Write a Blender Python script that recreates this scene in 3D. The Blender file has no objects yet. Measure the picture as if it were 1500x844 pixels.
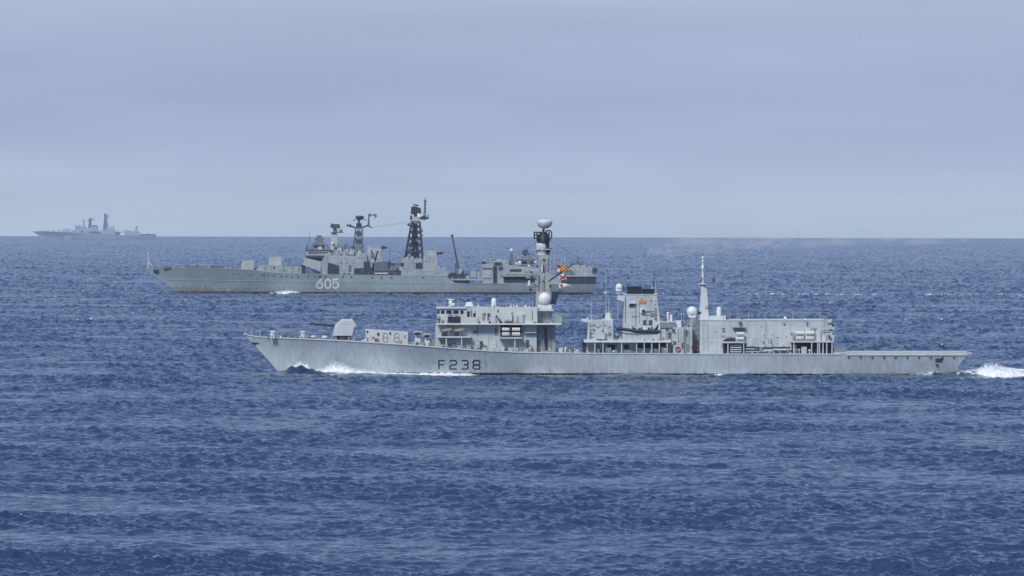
import bpy, math, random
import numpy as np
from mathutils import Vector, Matrix

# ------------------------------------------------------------------ camera, sky, sun, exposure
scene = bpy.context.scene
R_EARTH = 6.33e6
CAM_H = 30.0
FPX = 11700.0                      # focal length in pixels of a 1500 px wide frame
ROLL = 0.0023
HAZE_DENSITY = 4.2e-5              # per metre
random.seed(7)

cam_d = bpy.data.cameras.new("camera")
cam = bpy.data.objects.new("camera", cam_d)
scene.collection.objects.link(cam)
cam_d.sensor_width = 36.0
cam_d.lens = 36.0 * FPX / 1500.0
cam_d.clip_start = 1.0
cam_d.clip_end = 120000.0
cam.location = (0, 0, CAM_H)
pitch = (422 - 312) / FPX
cam.matrix_world = (Matrix.Translation((0, 0, CAM_H)) @ Matrix.Rotation(math.pi / 2 - pitch, 4, 'X')
                    @ Matrix.Rotation(ROLL, 4, 'Z'))
scene.camera = cam

SUN_EL, SUN_ROT = math.radians(40), math.radians(205)
world = bpy.data.worlds.new("World")
scene.world = world
world.use_nodes = True
wn, wl = world.node_tree.nodes, world.node_tree.links
for n in list(wn): wn.remove(n)
def N(tree, typ, **kw):
    n = tree.nodes.new(typ)
    for k, v in kw.items():
        if k.startswith('i_'):
            n.inputs[k[2:].replace('_', ' ')].default_value = v
        else: setattr(n, k, v)
    return n
WT = world.node_tree
out = N(WT, 'ShaderNodeOutputWorld'); bg = N(WT, 'ShaderNodeBackground')
sky = N(WT, 'ShaderNodeTexSky', sky_type='NISHITA', sun_disc=False, sun_elevation=SUN_EL, sun_rotation=SUN_ROT)
sky.air_density = 1.2; sky.dust_density = 1.0; sky.ozone_density = 1.5
tc = N(WT, 'ShaderNodeTexCoord'); sep = N(WT, 'ShaderNodeSeparateXYZ')
wl.new(tc.outputs['Generated'], sep.inputs[0])
ramp = N(WT, 'ShaderNodeValToRGB')           # cloud cover brightness by elevation
zo = N(WT, 'ShaderNodeMath', operation='ADD'); zo.inputs[1].default_value = .01; wl.new(sep.outputs['Z'], zo.inputs[0])
zs = N(WT, 'ShaderNodeMath', operation='MULTIPLY'); zs.inputs[1].default_value = 25.0; wl.new(zo.outputs[0], zs.inputs[0])
wl.new(zs.outputs[0], ramp.inputs[0])
ramp2 = N(WT, 'ShaderNodeValToRGB'); wl.new(sep.outputs['Z'], ramp2.inputs[0])
zx = N(WT, 'ShaderNodeMath', operation='MAXIMUM'); zx.inputs[1].default_value = .004; wl.new(sep.outputs['Z'], zx.inputs[0])
cmb = N(WT, 'ShaderNodeCombineXYZ'); wl.new(sep.outputs['X'], cmb.inputs[0]); wl.new(sep.outputs['Y'], cmb.inputs[1]); wl.new(zx.outputs[0], cmb.inputs[2])
wl.new(cmb.outputs[0], sky.inputs[0])
els = ramp.color_ramp.elements
# what the clear eye sees of the low sky, by elevation; the haze box in front of it takes its share first
SEEN = [(-0.006, (0.436, 0.53, 0.69)), (0.001, (0.436, 0.53, 0.69)), (0.0045, (0.421, 0.512, 0.68)), (0.0096, (0.384, 0.466, 0.651)), (0.015, (0.361, 0.44, 0.632)), (0.0195, (0.368, 0.448, 0.632)), (0.0235, (0.396, 0.48, 0.645)), (0.0267, (0.411, 0.5, 0.659))]
HZ_COL = (.165, .265, .49)
def seen(e):
    for (a, p), (b, q) in zip(SEEN, SEEN[1:]):
        if e <= b: return [p[k] + (q[k] - p[k]) * max(0, (e - a) / (b - a)) for k in range(3)]
    return SEEN[-1][1]
FIX = [[0.0394, 0.0612, 0.0899], [0.021, 0.0366, 0.0714], [0.0201, 0.0371, 0.0625], [0.0164, 0.0326, 0.0555], [0.0121, 0.0261, 0.0519], [0.0049, 0.0157, 0.0393], [0.0009, 0.0103, 0.0326], [0.0038, 0.0136, 0.0353], [0.0089, 0.0186, 0.0422], [0.0045, 0.0128, 0.0365], [-0.0019, 0.0053, 0.0282], [-0.008, -0.002, 0.0199], [-0.0056, 0.0011, 0.0269], [-0.0074, -0.0007, 0.0257], [-0.0051, 0.0022, 0.0311], [-0.0087, -0.0024, 0.023], [-0.0096, -0.0036, 0.0205], [-0.0082, -0.0019, 0.0226], [-0.0109, 0.0005, 0.0206]]
stops = []
for e in [-.01, .0014, .0016, .0018, .0021, .0025, .003, .0036, .0045, .006, .008, .0105, .0135, .0165, .0195, .0215, .0235, .0255, .0275]:
    tr = math.exp(-HAZE_DENSITY * (21000 if e <= .00143 else 30 / e))
    stops.append(((e + .01) * 25, tuple((c - h * (1 - tr)) / tr + f for c, h, f in zip(seen(e), HZ_COL, FIX[len(stops)]))))
high = [(0, (.38, .46, .68)), (.05, (.32, .41, .64)), (.25, (.175, .27, .475)), (.60, (.21, .315, .525)), (.85, (.66, .76, .94)), (.995, (.85, .93, 1.05))]
for rp, st in ((ramp, stops), (ramp2, high)):
    els = rp.color_ramp.elements
    els[0].position, els[0].color = st[0][0], (*st[0][1], 1)
    els[1].position, els[1].color = st[-1][0], (*st[-1][1], 1)
    for p, c in st[1:-1]:
        e = els.new(p); e.color = (*c, 1)
hm_ = N(WT, 'ShaderNodeMapRange', interpolation_type='SMOOTHSTEP'); hm_.inputs['From Min'].default_value = .028; hm_.inputs['From Max'].default_value = .045
wl.new(sep.outputs['Z'], hm_.inputs[0])
rm = N(WT, 'ShaderNodeMix', data_type='RGBA'); wl.new(hm_.outputs[0], rm.inputs['Factor']); wl.new(ramp.outputs[0], rm.inputs[6]); wl.new(ramp2.outputs[0], rm.inputs[7])
mp = N(WT, 'ShaderNodeMapping'); mp.inputs['Scale'].default_value = (13, 13, 115)
wl.new(tc.outputs['Generated'], mp.inputs[0])
nz = N(WT, 'ShaderNodeTexNoise', i_Scale=1.0, i_Detail=5.0, i_Roughness=.6)
wl.new(mp.outputs[0], nz.inputs['Vector'])
mp2 = N(WT, 'ShaderNodeMapping'); mp2.inputs['Scale'].default_value = (2.2, 2.2, 4)
wl.new(tc.outputs['Generated'], mp2.inputs[0])
nz2 = N(WT, 'ShaderNodeTexNoise', i_Scale=1.5, i_Detail=6.0, i_Roughness=.55)
wl.new(mp2.outputs[0], nz2.inputs['Vector'])
mr = N(WT, 'ShaderNodeMapRange'); mr.inputs['From Min'].default_value = .3; mr.inputs['From Max'].default_value = .7
mr.inputs['To Min'].default_value = .93; mr.inputs['To Max'].default_value = 1.07
wl.new(nz.outputs['Fac'], mr.inputs[0])
mr2 = N(WT, 'ShaderNodeMapRange'); mr2.inputs['From Min'].default_value = .3; mr2.inputs['From Max'].default_value = .7
mr2.inputs['To Min'].default_value = .9; mr2.inputs['To Max'].default_value = 1.1
wl.new(nz2.outputs['Fac'], mr2.inputs[0])
mm = N(WT, 'ShaderNodeMath', operation='MULTIPLY'); wl.new(mr.outputs[0], mm.inputs[0]); wl.new(mr2.outputs[0], mm.inputs[1])
vm = N(WT, 'ShaderNodeVectorMath', operation='SCALE'); wl.new(rm.outputs[2], vm.inputs[0]); wl.new(mm.outputs[0], vm.inputs['Scale'])
vs = N(WT, 'ShaderNodeVectorMath', operation='SCALE'); wl.new(vm.outputs[0], vs.inputs[0]); vs.inputs['Scale'].default_value = 10.0
mix = N(WT, 'ShaderNodeMix', data_type='RGBA'); mix.inputs['Factor'].default_value = .94
wl.new(sky.outputs[0], mix.inputs[6]); wl.new(vs.outputs[0], mix.inputs[7])
wl.new(mix.outputs[2], bg.inputs[0]); bg.inputs[1].default_value = .1
wl.new(bg.outputs[0], out.inputs[0])

sun_d = bpy.data.lights.new("sun", 'SUN'); sun_d.energy = 2.5; sun_d.angle = math.radians(12); sun_d.color = (1, .96, .9)
sun = bpy.data.objects.new("sun", sun_d); scene.collection.objects.link(sun)
sd = Vector((math.sin(SUN_ROT) * math.cos(SUN_EL), math.cos(SUN_ROT) * math.cos(SUN_EL), math.sin(SUN_EL)))
sun.rotation_euler = sd.to_track_quat('Z', 'Y').to_euler()
sun.location = (0, 0, 200)

vw = scene.view_settings
vw.view_transform = 'Standard'; vw.look = 'None'; vw.exposure = 0.0; vw.gamma = 1.0; vw.use_curve_mapping = False
scene.render.engine = 'CYCLES'
scene.render.resolution_x = 1024; scene.render.resolution_y = 576
scene.cycles.volume_bounces = 2
scene.cycles.max_bounces = 6


# ------------------------------------------------------------------ materials
def newmat(name):
    m = bpy.data.materials.new(name); m.use_nodes = True
    t = m.node_tree; b = t.nodes['Principled BSDF']
    return m, t, b
def paint(name, col, rough=.55, var=.10, rust=0.0, streak=.06, metal=0.0, scale=.35, panel=0):
    m, t, b = newmat(name)
    L = t.links
    tc = N(t, 'ShaderNodeTexCoord')
    n1 = N(t, 'ShaderNodeTexNoise', i_Scale=scale, i_Detail=6.0, i_Roughness=.6)
    L.new(tc.outputs['Object'], n1.inputs['Vector'])
    mp = N(t, 'ShaderNodeMapping'); mp.inputs['Scale'].default_value = (1.6, 1.6, .09)
    L.new(tc.outputs['Object'], mp.inputs[0])
    n2 = N(t, 'ShaderNodeTexNoise', i_Scale=1.0, i_Detail=4.0, i_Roughness=.7)
    L.new(mp.outputs[0], n2.inputs['Vector'])
    r1 = N(t, 'ShaderNodeMapRange'); L.new(n1.outputs['Fac'], r1.inputs[0])
    for k, v in zip(('From Min', 'From Max', 'To Min', 'To Max'), (.3, .7, 1 - var, 1 + var)): r1.inputs[k].default_value = v
    r2 = N(t, 'ShaderNodeMapRange'); L.new(n2.outputs['Fac'], r2.inputs[0])
    for k, v in zip(('From Min', 'From Max', 'To Min', 'To Max'), (.35, .7, 1 + streak, 1 - streak)): r2.inputs[k].default_value = v
    mu = N(t, 'ShaderNodeMath', operation='MULTIPLY'); L.new(r1.outputs[0], mu.inputs[0]); L.new(r2.outputs[0], mu.inputs[1])
    sc = N(t, 'ShaderNodeVectorMath', operation='SCALE'); sc.inputs[0].default_value = col; L.new(mu.outputs[0], sc.inputs['Scale'])
    last = sc.outputs[0]
    if panel:
        pn = N(t, 'ShaderNodeMapping'); pn.inputs['Scale'].default_value = (1 / panel, .01, 1 / (panel * .85)); pn.inputs['Location'].default_value = (50, 3, 50)
        L.new(tc.outputs['Object'], pn.inputs[0])
        fl = N(t, 'ShaderNodeVectorMath', operation='FLOOR'); L.new(pn.outputs[0], fl.inputs[0])
        wn_ = N(t, 'ShaderNodeTexWhiteNoise', noise_dimensions='3D'); L.new(fl.outputs[0], wn_.inputs['Vector'])
        fr_ = N(t, 'ShaderNodeVectorMath', operation='FRACTION'); L.new(pn.outputs[0], fr_.inputs[0])
        sx = N(t, 'ShaderNodeSeparateXYZ'); L.new(fr_.outputs[0], sx.inputs[0])
        la = N(t, 'ShaderNodeMath', operation='LESS_THAN'); la.inputs[1].default_value = .045; L.new(sx.outputs['X'], la.inputs[0])
        lb_ = N(t, 'ShaderNodeMath', operation='LESS_THAN'); lb_.inputs[1].default_value = .04; L.new(sx.outputs['Z'], lb_.inputs[0])
        mxx = N(t, 'ShaderNodeMath', operation='MAXIMUM'); L.new(la.outputs[0], mxx.inputs[0]); L.new(lb_.outputs[0], mxx.inputs[1])
        mr_ = N(t, 'ShaderNodeMapRange'); mr_.inputs['To Min'].default_value = .93; mr_.inputs['To Max'].default_value = 1.06; L.new(wn_.outputs['Value'], mr_.inputs[0])
        ms = N(t, 'ShaderNodeMath', operation='MULTIPLY_ADD'); ms.inputs[1].default_value = -.2; L.new(mxx.outputs[0], ms.inputs[0]); L.new(mr_.outputs[0], ms.inputs[2])
        s2 = N(t, 'ShaderNodeVectorMath', operation='SCALE'); L.new(last, s2.inputs[0]); L.new(ms.outputs[0], s2.inputs['Scale']); last = s2.outputs[0]
    if rust > 0:
        mp3 = N(t, 'ShaderNodeMapping'); mp3.inputs['Scale'].default_value = (.9, .9, .12); mp3.inputs['Location'].default_value = (31, 7, 3)
        L.new(tc.outputs['Object'], mp3.inputs[0])
        n3 = N(t, 'ShaderNodeTexNoise', i_Scale=1.3, i_Detail=8.0, i_Roughness=.75); L.new(mp3.outputs[0], n3.inputs['Vector'])
        r3 = N(t, 'ShaderNodeMapRange'); L.new(n3.outputs['Fac'], r3.inputs[0])
        for k, v in zip(('From Min', 'From Max', 'To Min', 'To Max'), (.62, .74, 0, rust)): r3.inputs[k].default_value = v
        mx = N(t, 'ShaderNodeMix', data_type='RGBA'); L.new(r3.outputs[0], mx.inputs['Factor'])
        L.new(last, mx.inputs[6]); mx.inputs[7].default_value = (.16, .085, .05, 1)
        last = mx.outputs[2]
    L.new(last, b.inputs['Base Color'])
    b.inputs['Roughness'].default_value = rough; b.inputs['Metallic'].default_value = metal
    return m

def hull_paint(name, col, rust, boot, rustz, dirt=.30, zone=None):
    """hull side paint: plating seams, streaks, rust near the waterline, boot topping below it"""
    m = paint(name, col, .5, .10, rust, .13, scale=.16)
    t = m.node_tree; L = t.links; b = t.nodes['Principled BSDF']
    tc = N(t, 'ShaderNodeTexCoord'); sp = N(t, 'ShaderNodeSeparateXYZ'); L.new(tc.outputs['Object'], sp.inputs[0])
    src = b.inputs['Base Color'].links[0].from_socket
    # plating seams
    w = N(t, 'ShaderNodeMath', operation='PINGPONG'); w.inputs[1].default_value = 5.7; L.new(sp.outputs['X'], w.inputs[0])
    lt = N(t, 'ShaderNodeMath', operation='LESS_THAN'); lt.inputs[1].default_value = .06; L.new(w.outputs[0], lt.inputs[0])
    s1 = N(t, 'ShaderNodeMath', operation='MULTIPLY'); s1.inputs[1].default_value = .22; L.new(lt.outputs[0], s1.inputs[0])
    mx = N(t, 'ShaderNodeMix', data_type='RGBA'); L.new(s1.outputs[0], mx.inputs['Factor']); L.new(src, mx.inputs[6])
    mx.inputs[7].default_value = (col[0] * .45, col[1] * .45, col[2] * .42, 1)
    # rust and dirt growing towards the waterline
    rz = N(t, 'ShaderNodeMapRange'); L.new(sp.outputs['Z'], rz.inputs[0])
    for k, v in zip(('From Min', 'From Max', 'To Min', 'To Max'), (0, rustz, dirt, -.03)): rz.inputs[k].default_value = v
    mpn = N(t, 'ShaderNodeMapping'); mpn.inputs['Scale'].default_value = (.8, .8, .35); L.new(tc.outputs['Object'], mpn.inputs[0])
    nn = N(t, 'ShaderNodeTexNoise', i_Scale=1.0, i_Detail=8.0, i_Roughness=.7); L.new(mpn.outputs[0], nn.inputs['Vector'])
    ad = N(t, 'ShaderNodeMath', operation='ADD'); L.new(rz.outputs[0], ad.inputs[0]); L.new(nn.outputs['Fac'], ad.inputs[1])
    rr = N(t, 'ShaderNodeMapRange'); L.new(ad.outputs[0], rr.inputs[0])
    for k, v in zip(('From Min', 'From Max', 'To Min', 'To Max'), (.70, .92, 0, .65)): rr.inputs[k].default_value = v
    last_f = rr.outputs[0]
    if zone:                               # a stretch of hull where the dirt has a patch of its own
        zc = N(t, 'ShaderNodeMapRange'); L.new(sp.outputs['X'], zc.inputs[0])
        for k, v in zip(('From Min', 'From Max', 'To Min', 'To Max'), (zone[0], zone[1], 1.0, .25)): zc.inputs[k].default_value = v
        mz = N(t, 'ShaderNodeMath', operation='MULTIPLY'); L.new(last_f, mz.inputs[0]); L.new(zc.outputs[0], mz.inputs[1]); last_f = mz.outputs[0]
    mx2 = N(t, 'ShaderNodeMix', data_type='RGBA'); L.new(last_f, mx2.inputs['Factor']); L.new(mx.outputs[2], mx2.inputs[6])
    mx2.inputs[7].default_value = (.13, .085, .07, 1)
    # boot topping
    bz = N(t, 'ShaderNodeMath', operation='LESS_THAN'); L.new(sp.outputs['Z'], bz.inputs[0]); bz.inputs[1].default_value = boot[0]
    mx3 = N(t, 'ShaderNodeMix', data_type='RGBA'); L.new(bz.outputs[0], mx3.inputs['Factor']); L.new(mx2.outputs[2], mx3.inputs[6])
    mx3.inputs[7].default_value = (*boot[1], 1)
    L.new(mx3.outputs[2], b.inputs['Base Color'])
    return m

M = dict(
    grey=paint('frigate_grey', (.50, .555, .59), rust=.45, panel=2.7, var=.13, streak=.12),
    hull=hull_paint('frigate_hull_grey', (.475, .55, .60), .40, (.30, (.02, .02, .025)), 1.6),
    deck=paint('deck_grey', (.16, .18, .18), .8),
    light=paint('light_grey', (.56, .60, .615), rust=.15),
    mast=paint('mast_grey', (.34, .37, .385), rust=.5, panel=1.3, var=.16, streak=.15),
    white=paint('white_paint', (.78, .79, .78), .4, .03, 0, .02),
    dark=paint('dark_grey', (.07, .08, .09)),
    mid=paint('mid_grey', (.24, .26, .275), rust=.1),
    black=paint('black_paint', (.014, .016, .022), .5),
    navy=paint('navy_rubber', (.018, .025, .05), .6),
    glass=paint('dark_glass', (.015, .02, .03), .12, .02, 0, .01),
    red=paint('red_paint', (.45, .045, .035), .5),
    orange=paint('orange_paint', (.62, .22, .10), .6),
    tan=paint('tan_canvas', (.42, .36, .26), .8),
    u_grey=paint('destroyer_grey', (.35, .40, .44), rust=.45, panel=3.4, var=.13, streak=.12),
    u_hull=hull_paint('destroyer_hull_grey', (.33, .405, .42), .55, (.75, (.10, .035, .035)), 5.2, dirt=.50, zone=(-66, -25)),
    u_deck=paint('destroyer_deck', (.13, .10, .085), .8),
    u_light=paint('destroyer_light_grey', (.42, .44, .45), rust=.2),
    u_dark=paint('destroyer_dark', (.035, .045, .06)),
    u_mid=paint('destroyer_mid', (.12, .15, .175)),
    u_white=paint('destroyer_white', (.88, .89, .89), .5, .02, 0, .02),
    f_hazed_grey=paint('far_ship_hazed_grey', (.44, .50, .62)),  # paler and bluer than plain ship grey: distance haze put into the colour
    f_hazed_dark=paint('far_ship_hazed_dark', (.19, .235, .33)),  # dark parts lifted towards blue, haze put into the colour too
    f_light=paint('far_ship_light', (.36, .37, .39)),
)
def foam_mat():
    m, t, b = newmat('sea_foam'); L = t.links
    tc = N(t, 'ShaderNodeTexCoord'); n = N(t, 'ShaderNodeTexNoise', i_Scale=1.4, i_Detail=6.0)
    L.new(tc.outputs['Object'], n.inputs['Vector'])
    r = N(t, 'ShaderNodeValToRGB'); L.new(n.outputs['Fac'], r.inputs[0])
    r.color_ramp.elements[0].position = .35; r.color_ramp.elements[0].color = (.62, .68, .74, 1)
    r.color_ramp.elements[1].position = .6; r.color_ramp.elements[1].color = (.88, .9, .92, 1)
    L.new(r.outputs[0], b.inputs['Base Color']); b.inputs['Roughness'].default_value = .7
    b.inputs['Subsurface Weight'].default_value = 0
    return m
M['foam'] = foam_mat()

# ------------------------------------------------------------------ mesh builder and ship frames
def tag(o, label=None, cat=None, group=None, kind=None):
    if label: o['label'] = label
    if cat: o['category'] = cat
    if group: o['group'] = group
    if kind: o['kind'] = kind
    return o
def empty(name, loc):
    o = bpy.data.objects.new(name, None); scene.collection.objects.link(o)
    o.location = loc; o.empty_display_size = 2
    return o

class Frame:
    """a ship's own measures: lengths along x, heights above her waterline, from drawing units u to metres"""
    def __init__(s, dist, cx, wly, scale):
        s.S = scale; s.cx = cx; s.wl = wly
        s.loc = Vector(((cx - 750) / scale, dist, -dist * dist / (2 * R_EARTH)))
    def X(s, px): return (px - s.cx) / s.S
    def Z(s, px, py): return (s.wl - (py - (px - 750) * ROLL)) / s.S
class MB:
    def __init__(s, fr, org=(0, 0, 0)):
        s.f = fr; s.v = []; s.fa = []; s.sm = []; s.g = []; s.o = Vector(org)
    def P(s, px, y, py): return Vector((s.f.X(px), y, s.f.Z(px, py))) - s.o
    def add(s, vs, fs, smooth=False):
        b = len(s.v); s.v += [tuple(q) for q in vs]; s.g.append((b, len(s.v), len(s.fa), len(s.fa) + len(fs)))
        for f in fs: s.fa.append(tuple(b + i for i in f)); s.sm.append(smooth)
    def prism(s, pts, ya, yb, inset=0, far=None):
        """polygon in the side view, extruded across the ship from ya to yb"""
        n = len(pts); q = far or pts
        A = [s.P(a, ya, b) for a, b in pts]; B = [s.P(a, yb, b) for a, b in q]
        s.add(A + B, [tuple(range(n)), tuple(range(2 * n - 1, n - 1, -1))] + [(i, n + i, n + (i + 1) % n, (i + 1) % n) for i in range(n)])
        return s
    def box(s, x0, y0, x1, y1, ya, yb): return s.prism([(x0, y0), (x0, y1), (x1, y1), (x1, y0)], ya, yb)
    def hip(s, x0, y0, x1, y1, ya, yb, sx=0, sy=0):
        """box whose top is inset by sx (u) and sy (m)"""
        b = [s.P(x0, ya, y1), s.P(x1, ya, y1), s.P(x1, yb, y1), s.P(x0, yb, y1)]
        t = [s.P(x0 + sx, ya + sy, y0), s.P(x1 - sx, ya + sy, y0), s.P(x1 - sx, yb - sy, y0), s.P(x0 + sx, yb - sy, y0)]
        s.add(b + t, [(0, 3, 2, 1), (4, 5, 6, 7), (0, 1, 5, 4), (1, 2, 6, 5), (2, 3, 7, 6), (3, 0, 4, 7)]); return s
    def tube(s, a, b, r, r2=None, n=8, m=False):
        """a, b = (px, y, py); r in metres"""
        A, B = (Vector(a), Vector(b)) if m else (s.P(*a), s.P(*b))
        r2 = r if r2 is None else r2
        d = (B - A); d.normalize()
        u = d.orthogonal().normalized(); w = d.cross(u)
        vs = [A + (u * math.cos(t) + w * math.sin(t)) * r for t in (2 * math.pi * i / n for i in range(n))] + \
             [B + (u * math.cos(t) + w * math.sin(t)) * r2 for t in (2 * math.pi * i / n for i in range(n))]
        s.add(vs, [(i, (i + 1) % n, n + (i + 1) % n, n + i) for i in range(n)], n > 5)
        s.add(vs[:n], [tuple(range(n - 1, -1, -1))]); s.add(vs[n:], [tuple(range(n))]); return s
    def lathe(s, c, prof, n=16):
        """c = (px, y, py) ; prof = [(radius m, height m)] about a vertical axis"""
        C = s.P(*c); vs = []; k = len(prof)
        for r, h in prof:
            for i in range(n):
                t = 2 * math.pi * i / n; vs.append(C + Vector((r * math.cos(t), r * math.sin(t), h)))
        fs = [(j * n + i, j * n + (i + 1) % n, (j + 1) * n + (i + 1) % n, (j + 1) * n + i) for j in range(k - 1) for i in range(n)]
        s.add(vs, fs, True); s.add(vs[:n], [tuple(range(n - 1, -1, -1))]); s.add(vs[-n:], [tuple(range(n))]); return s
    def ball(s, c, r, zs=1.0, cut=-1.0, n=16):
        pr = [(max(r * math.cos(a), .001), r * zs * math.sin(a)) for a in [math.asin(max(cut, -.9999)) + (math.pi / 2 - math.asin(max(cut, -.9999))) * i / 9 for i in range(10)]]
        return s.lathe(c, pr, n)
    def dome(s, c, r, h):
        """upright cylinder with a hemispherical cap; c is the foot"""
        pr = [(r * .96, 0), (r, h * .15), (r, h - r)] + [(max(r * math.cos(a), .001), h - r + r * math.sin(a)) for a in [math.pi / 2 * i / 6 for i in range(1, 7)]]
        return s.lathe(c, pr)
    def rail(s, pts, y, h=1.05, step=1.7, r=.03, wires=3, y2=None):
        """railing along the side-view polyline pts"""
        P = [s.P(a, y if y2 is None else y + (y2 - y) * i / (len(pts) - 1), b) for i, (a, b) in enumerate(pts)]
        for a, b in zip(P, P[1:]):
            n = max(1, int((b - a).length / step))
            for i in range(n + 1):
                q = a.lerp(b, i / n); s.tube(q, q + Vector((0, 0, h)), r, n=4, m=True)
            for k in range(wires):
                z = Vector((0, 0, h * (k + 1) / wires)); s.tube(a + z, b + z, r * .55, n=3, m=True)
        return s
    def lattice(s, base, top, n, r, half0, half1):
        """four-legged lattice tower; base/top = (px, py); half = half width m"""
        c0, c1 = s.P(base[0], 0, base[1]), s.P(top[0], 0, top[1])
        def cs(t):
            c = c0.lerp(c1, t); h = half0 + (half1 - half0) * t
            return [c + Vector((sx * h, sy * h, 0)) for sx, sy in ((-1, -1), (1, -1), (1, 1), (-1, 1))]
        ts = [1 - (1 - i / n) ** 1.15 for i in range(n + 1)]
        for i in range(n):
            A, B = cs(ts[i]), cs(ts[i + 1])
            for k in range(4):
                s.tube(A[k], B[k], r * 1.5, n=6, m=True); s.tube(B[k], B[(k + 1) % 4], r, n=4, m=True)
                s.tube(A[k], B[(k + 1) % 4], r, n=4, m=True); s.tube(A[(k + 1) % 4], B[k], r, n=4, m=True)
        return s
    def split(s, tol=.06):
        """one builder per group of touching pieces"""
        n = len(s.g)
        if n < 2: return [s]
        V = np.array(s.v); lo = np.array([V[a:b].min(0) for a, b, _, _ in s.g]) - tol; hi = np.array([V[a:b].max(0) for a, b, _, _ in s.g]) + tol
        grp = list(range(n))
        def find(i):
            while grp[i] != i: grp[i] = grp[grp[i]]; i = grp[i]
            return i
        for i in range(n):
            hit = np.where(((lo[i] <= hi[i + 1:]) & (hi[i] >= lo[i + 1:])).all(1))[0] + i + 1
            for j in hit: grp[find(int(j))] = find(i)
        out = {}
        for i, (a, b, c, d) in enumerate(s.g):
            q = out.setdefault(find(i), MB(s.f, s.o)); base = len(q.v)
            q.v += s.v[a:b]; q.fa += [tuple(k - a + base for k in f) for f in s.fa[c:d]]; q.sm += s.sm[c:d]
        return list(out.values())
    def build(s, name, mat, parent=None, label=None, whole=False):
        if parent and not whole:
            ps = s.split()
            if len(ps) > 1:
                os_ = [p.build(name, mat, parent, label, True) for p in ps]
                return max(os_, key=lambda o: len(o.data.vertices))
        me = bpy.data.meshes.new(name); me.from_pydata(s.v, [], s.fa); me.update()
        me.polygons.foreach_set('use_smooth', s.sm)
        me.materials.append(M[mat] if isinstance(mat, str) else mat)
        import bmesh
        bm = bmesh.new(); bm.from_mesh(me); bmesh.ops.recalc_face_normals(bm, faces=bm.faces); bm.to_mesh(me); bm.free()
        o = bpy.data.objects.new(name, me); scene.collection.objects.link(o)
        if parent: o.parent = parent
        if label: o['label'] = label
        return o

def interp(tab, x):
    if x <= tab[0][0]: return tab[0][1]
    for (a, b), (c, d) in zip(tab, tab[1:]):
        if x <= c: return b + (d - b) * (x - a) / (c - a)
    return tab[-1][1]

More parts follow.
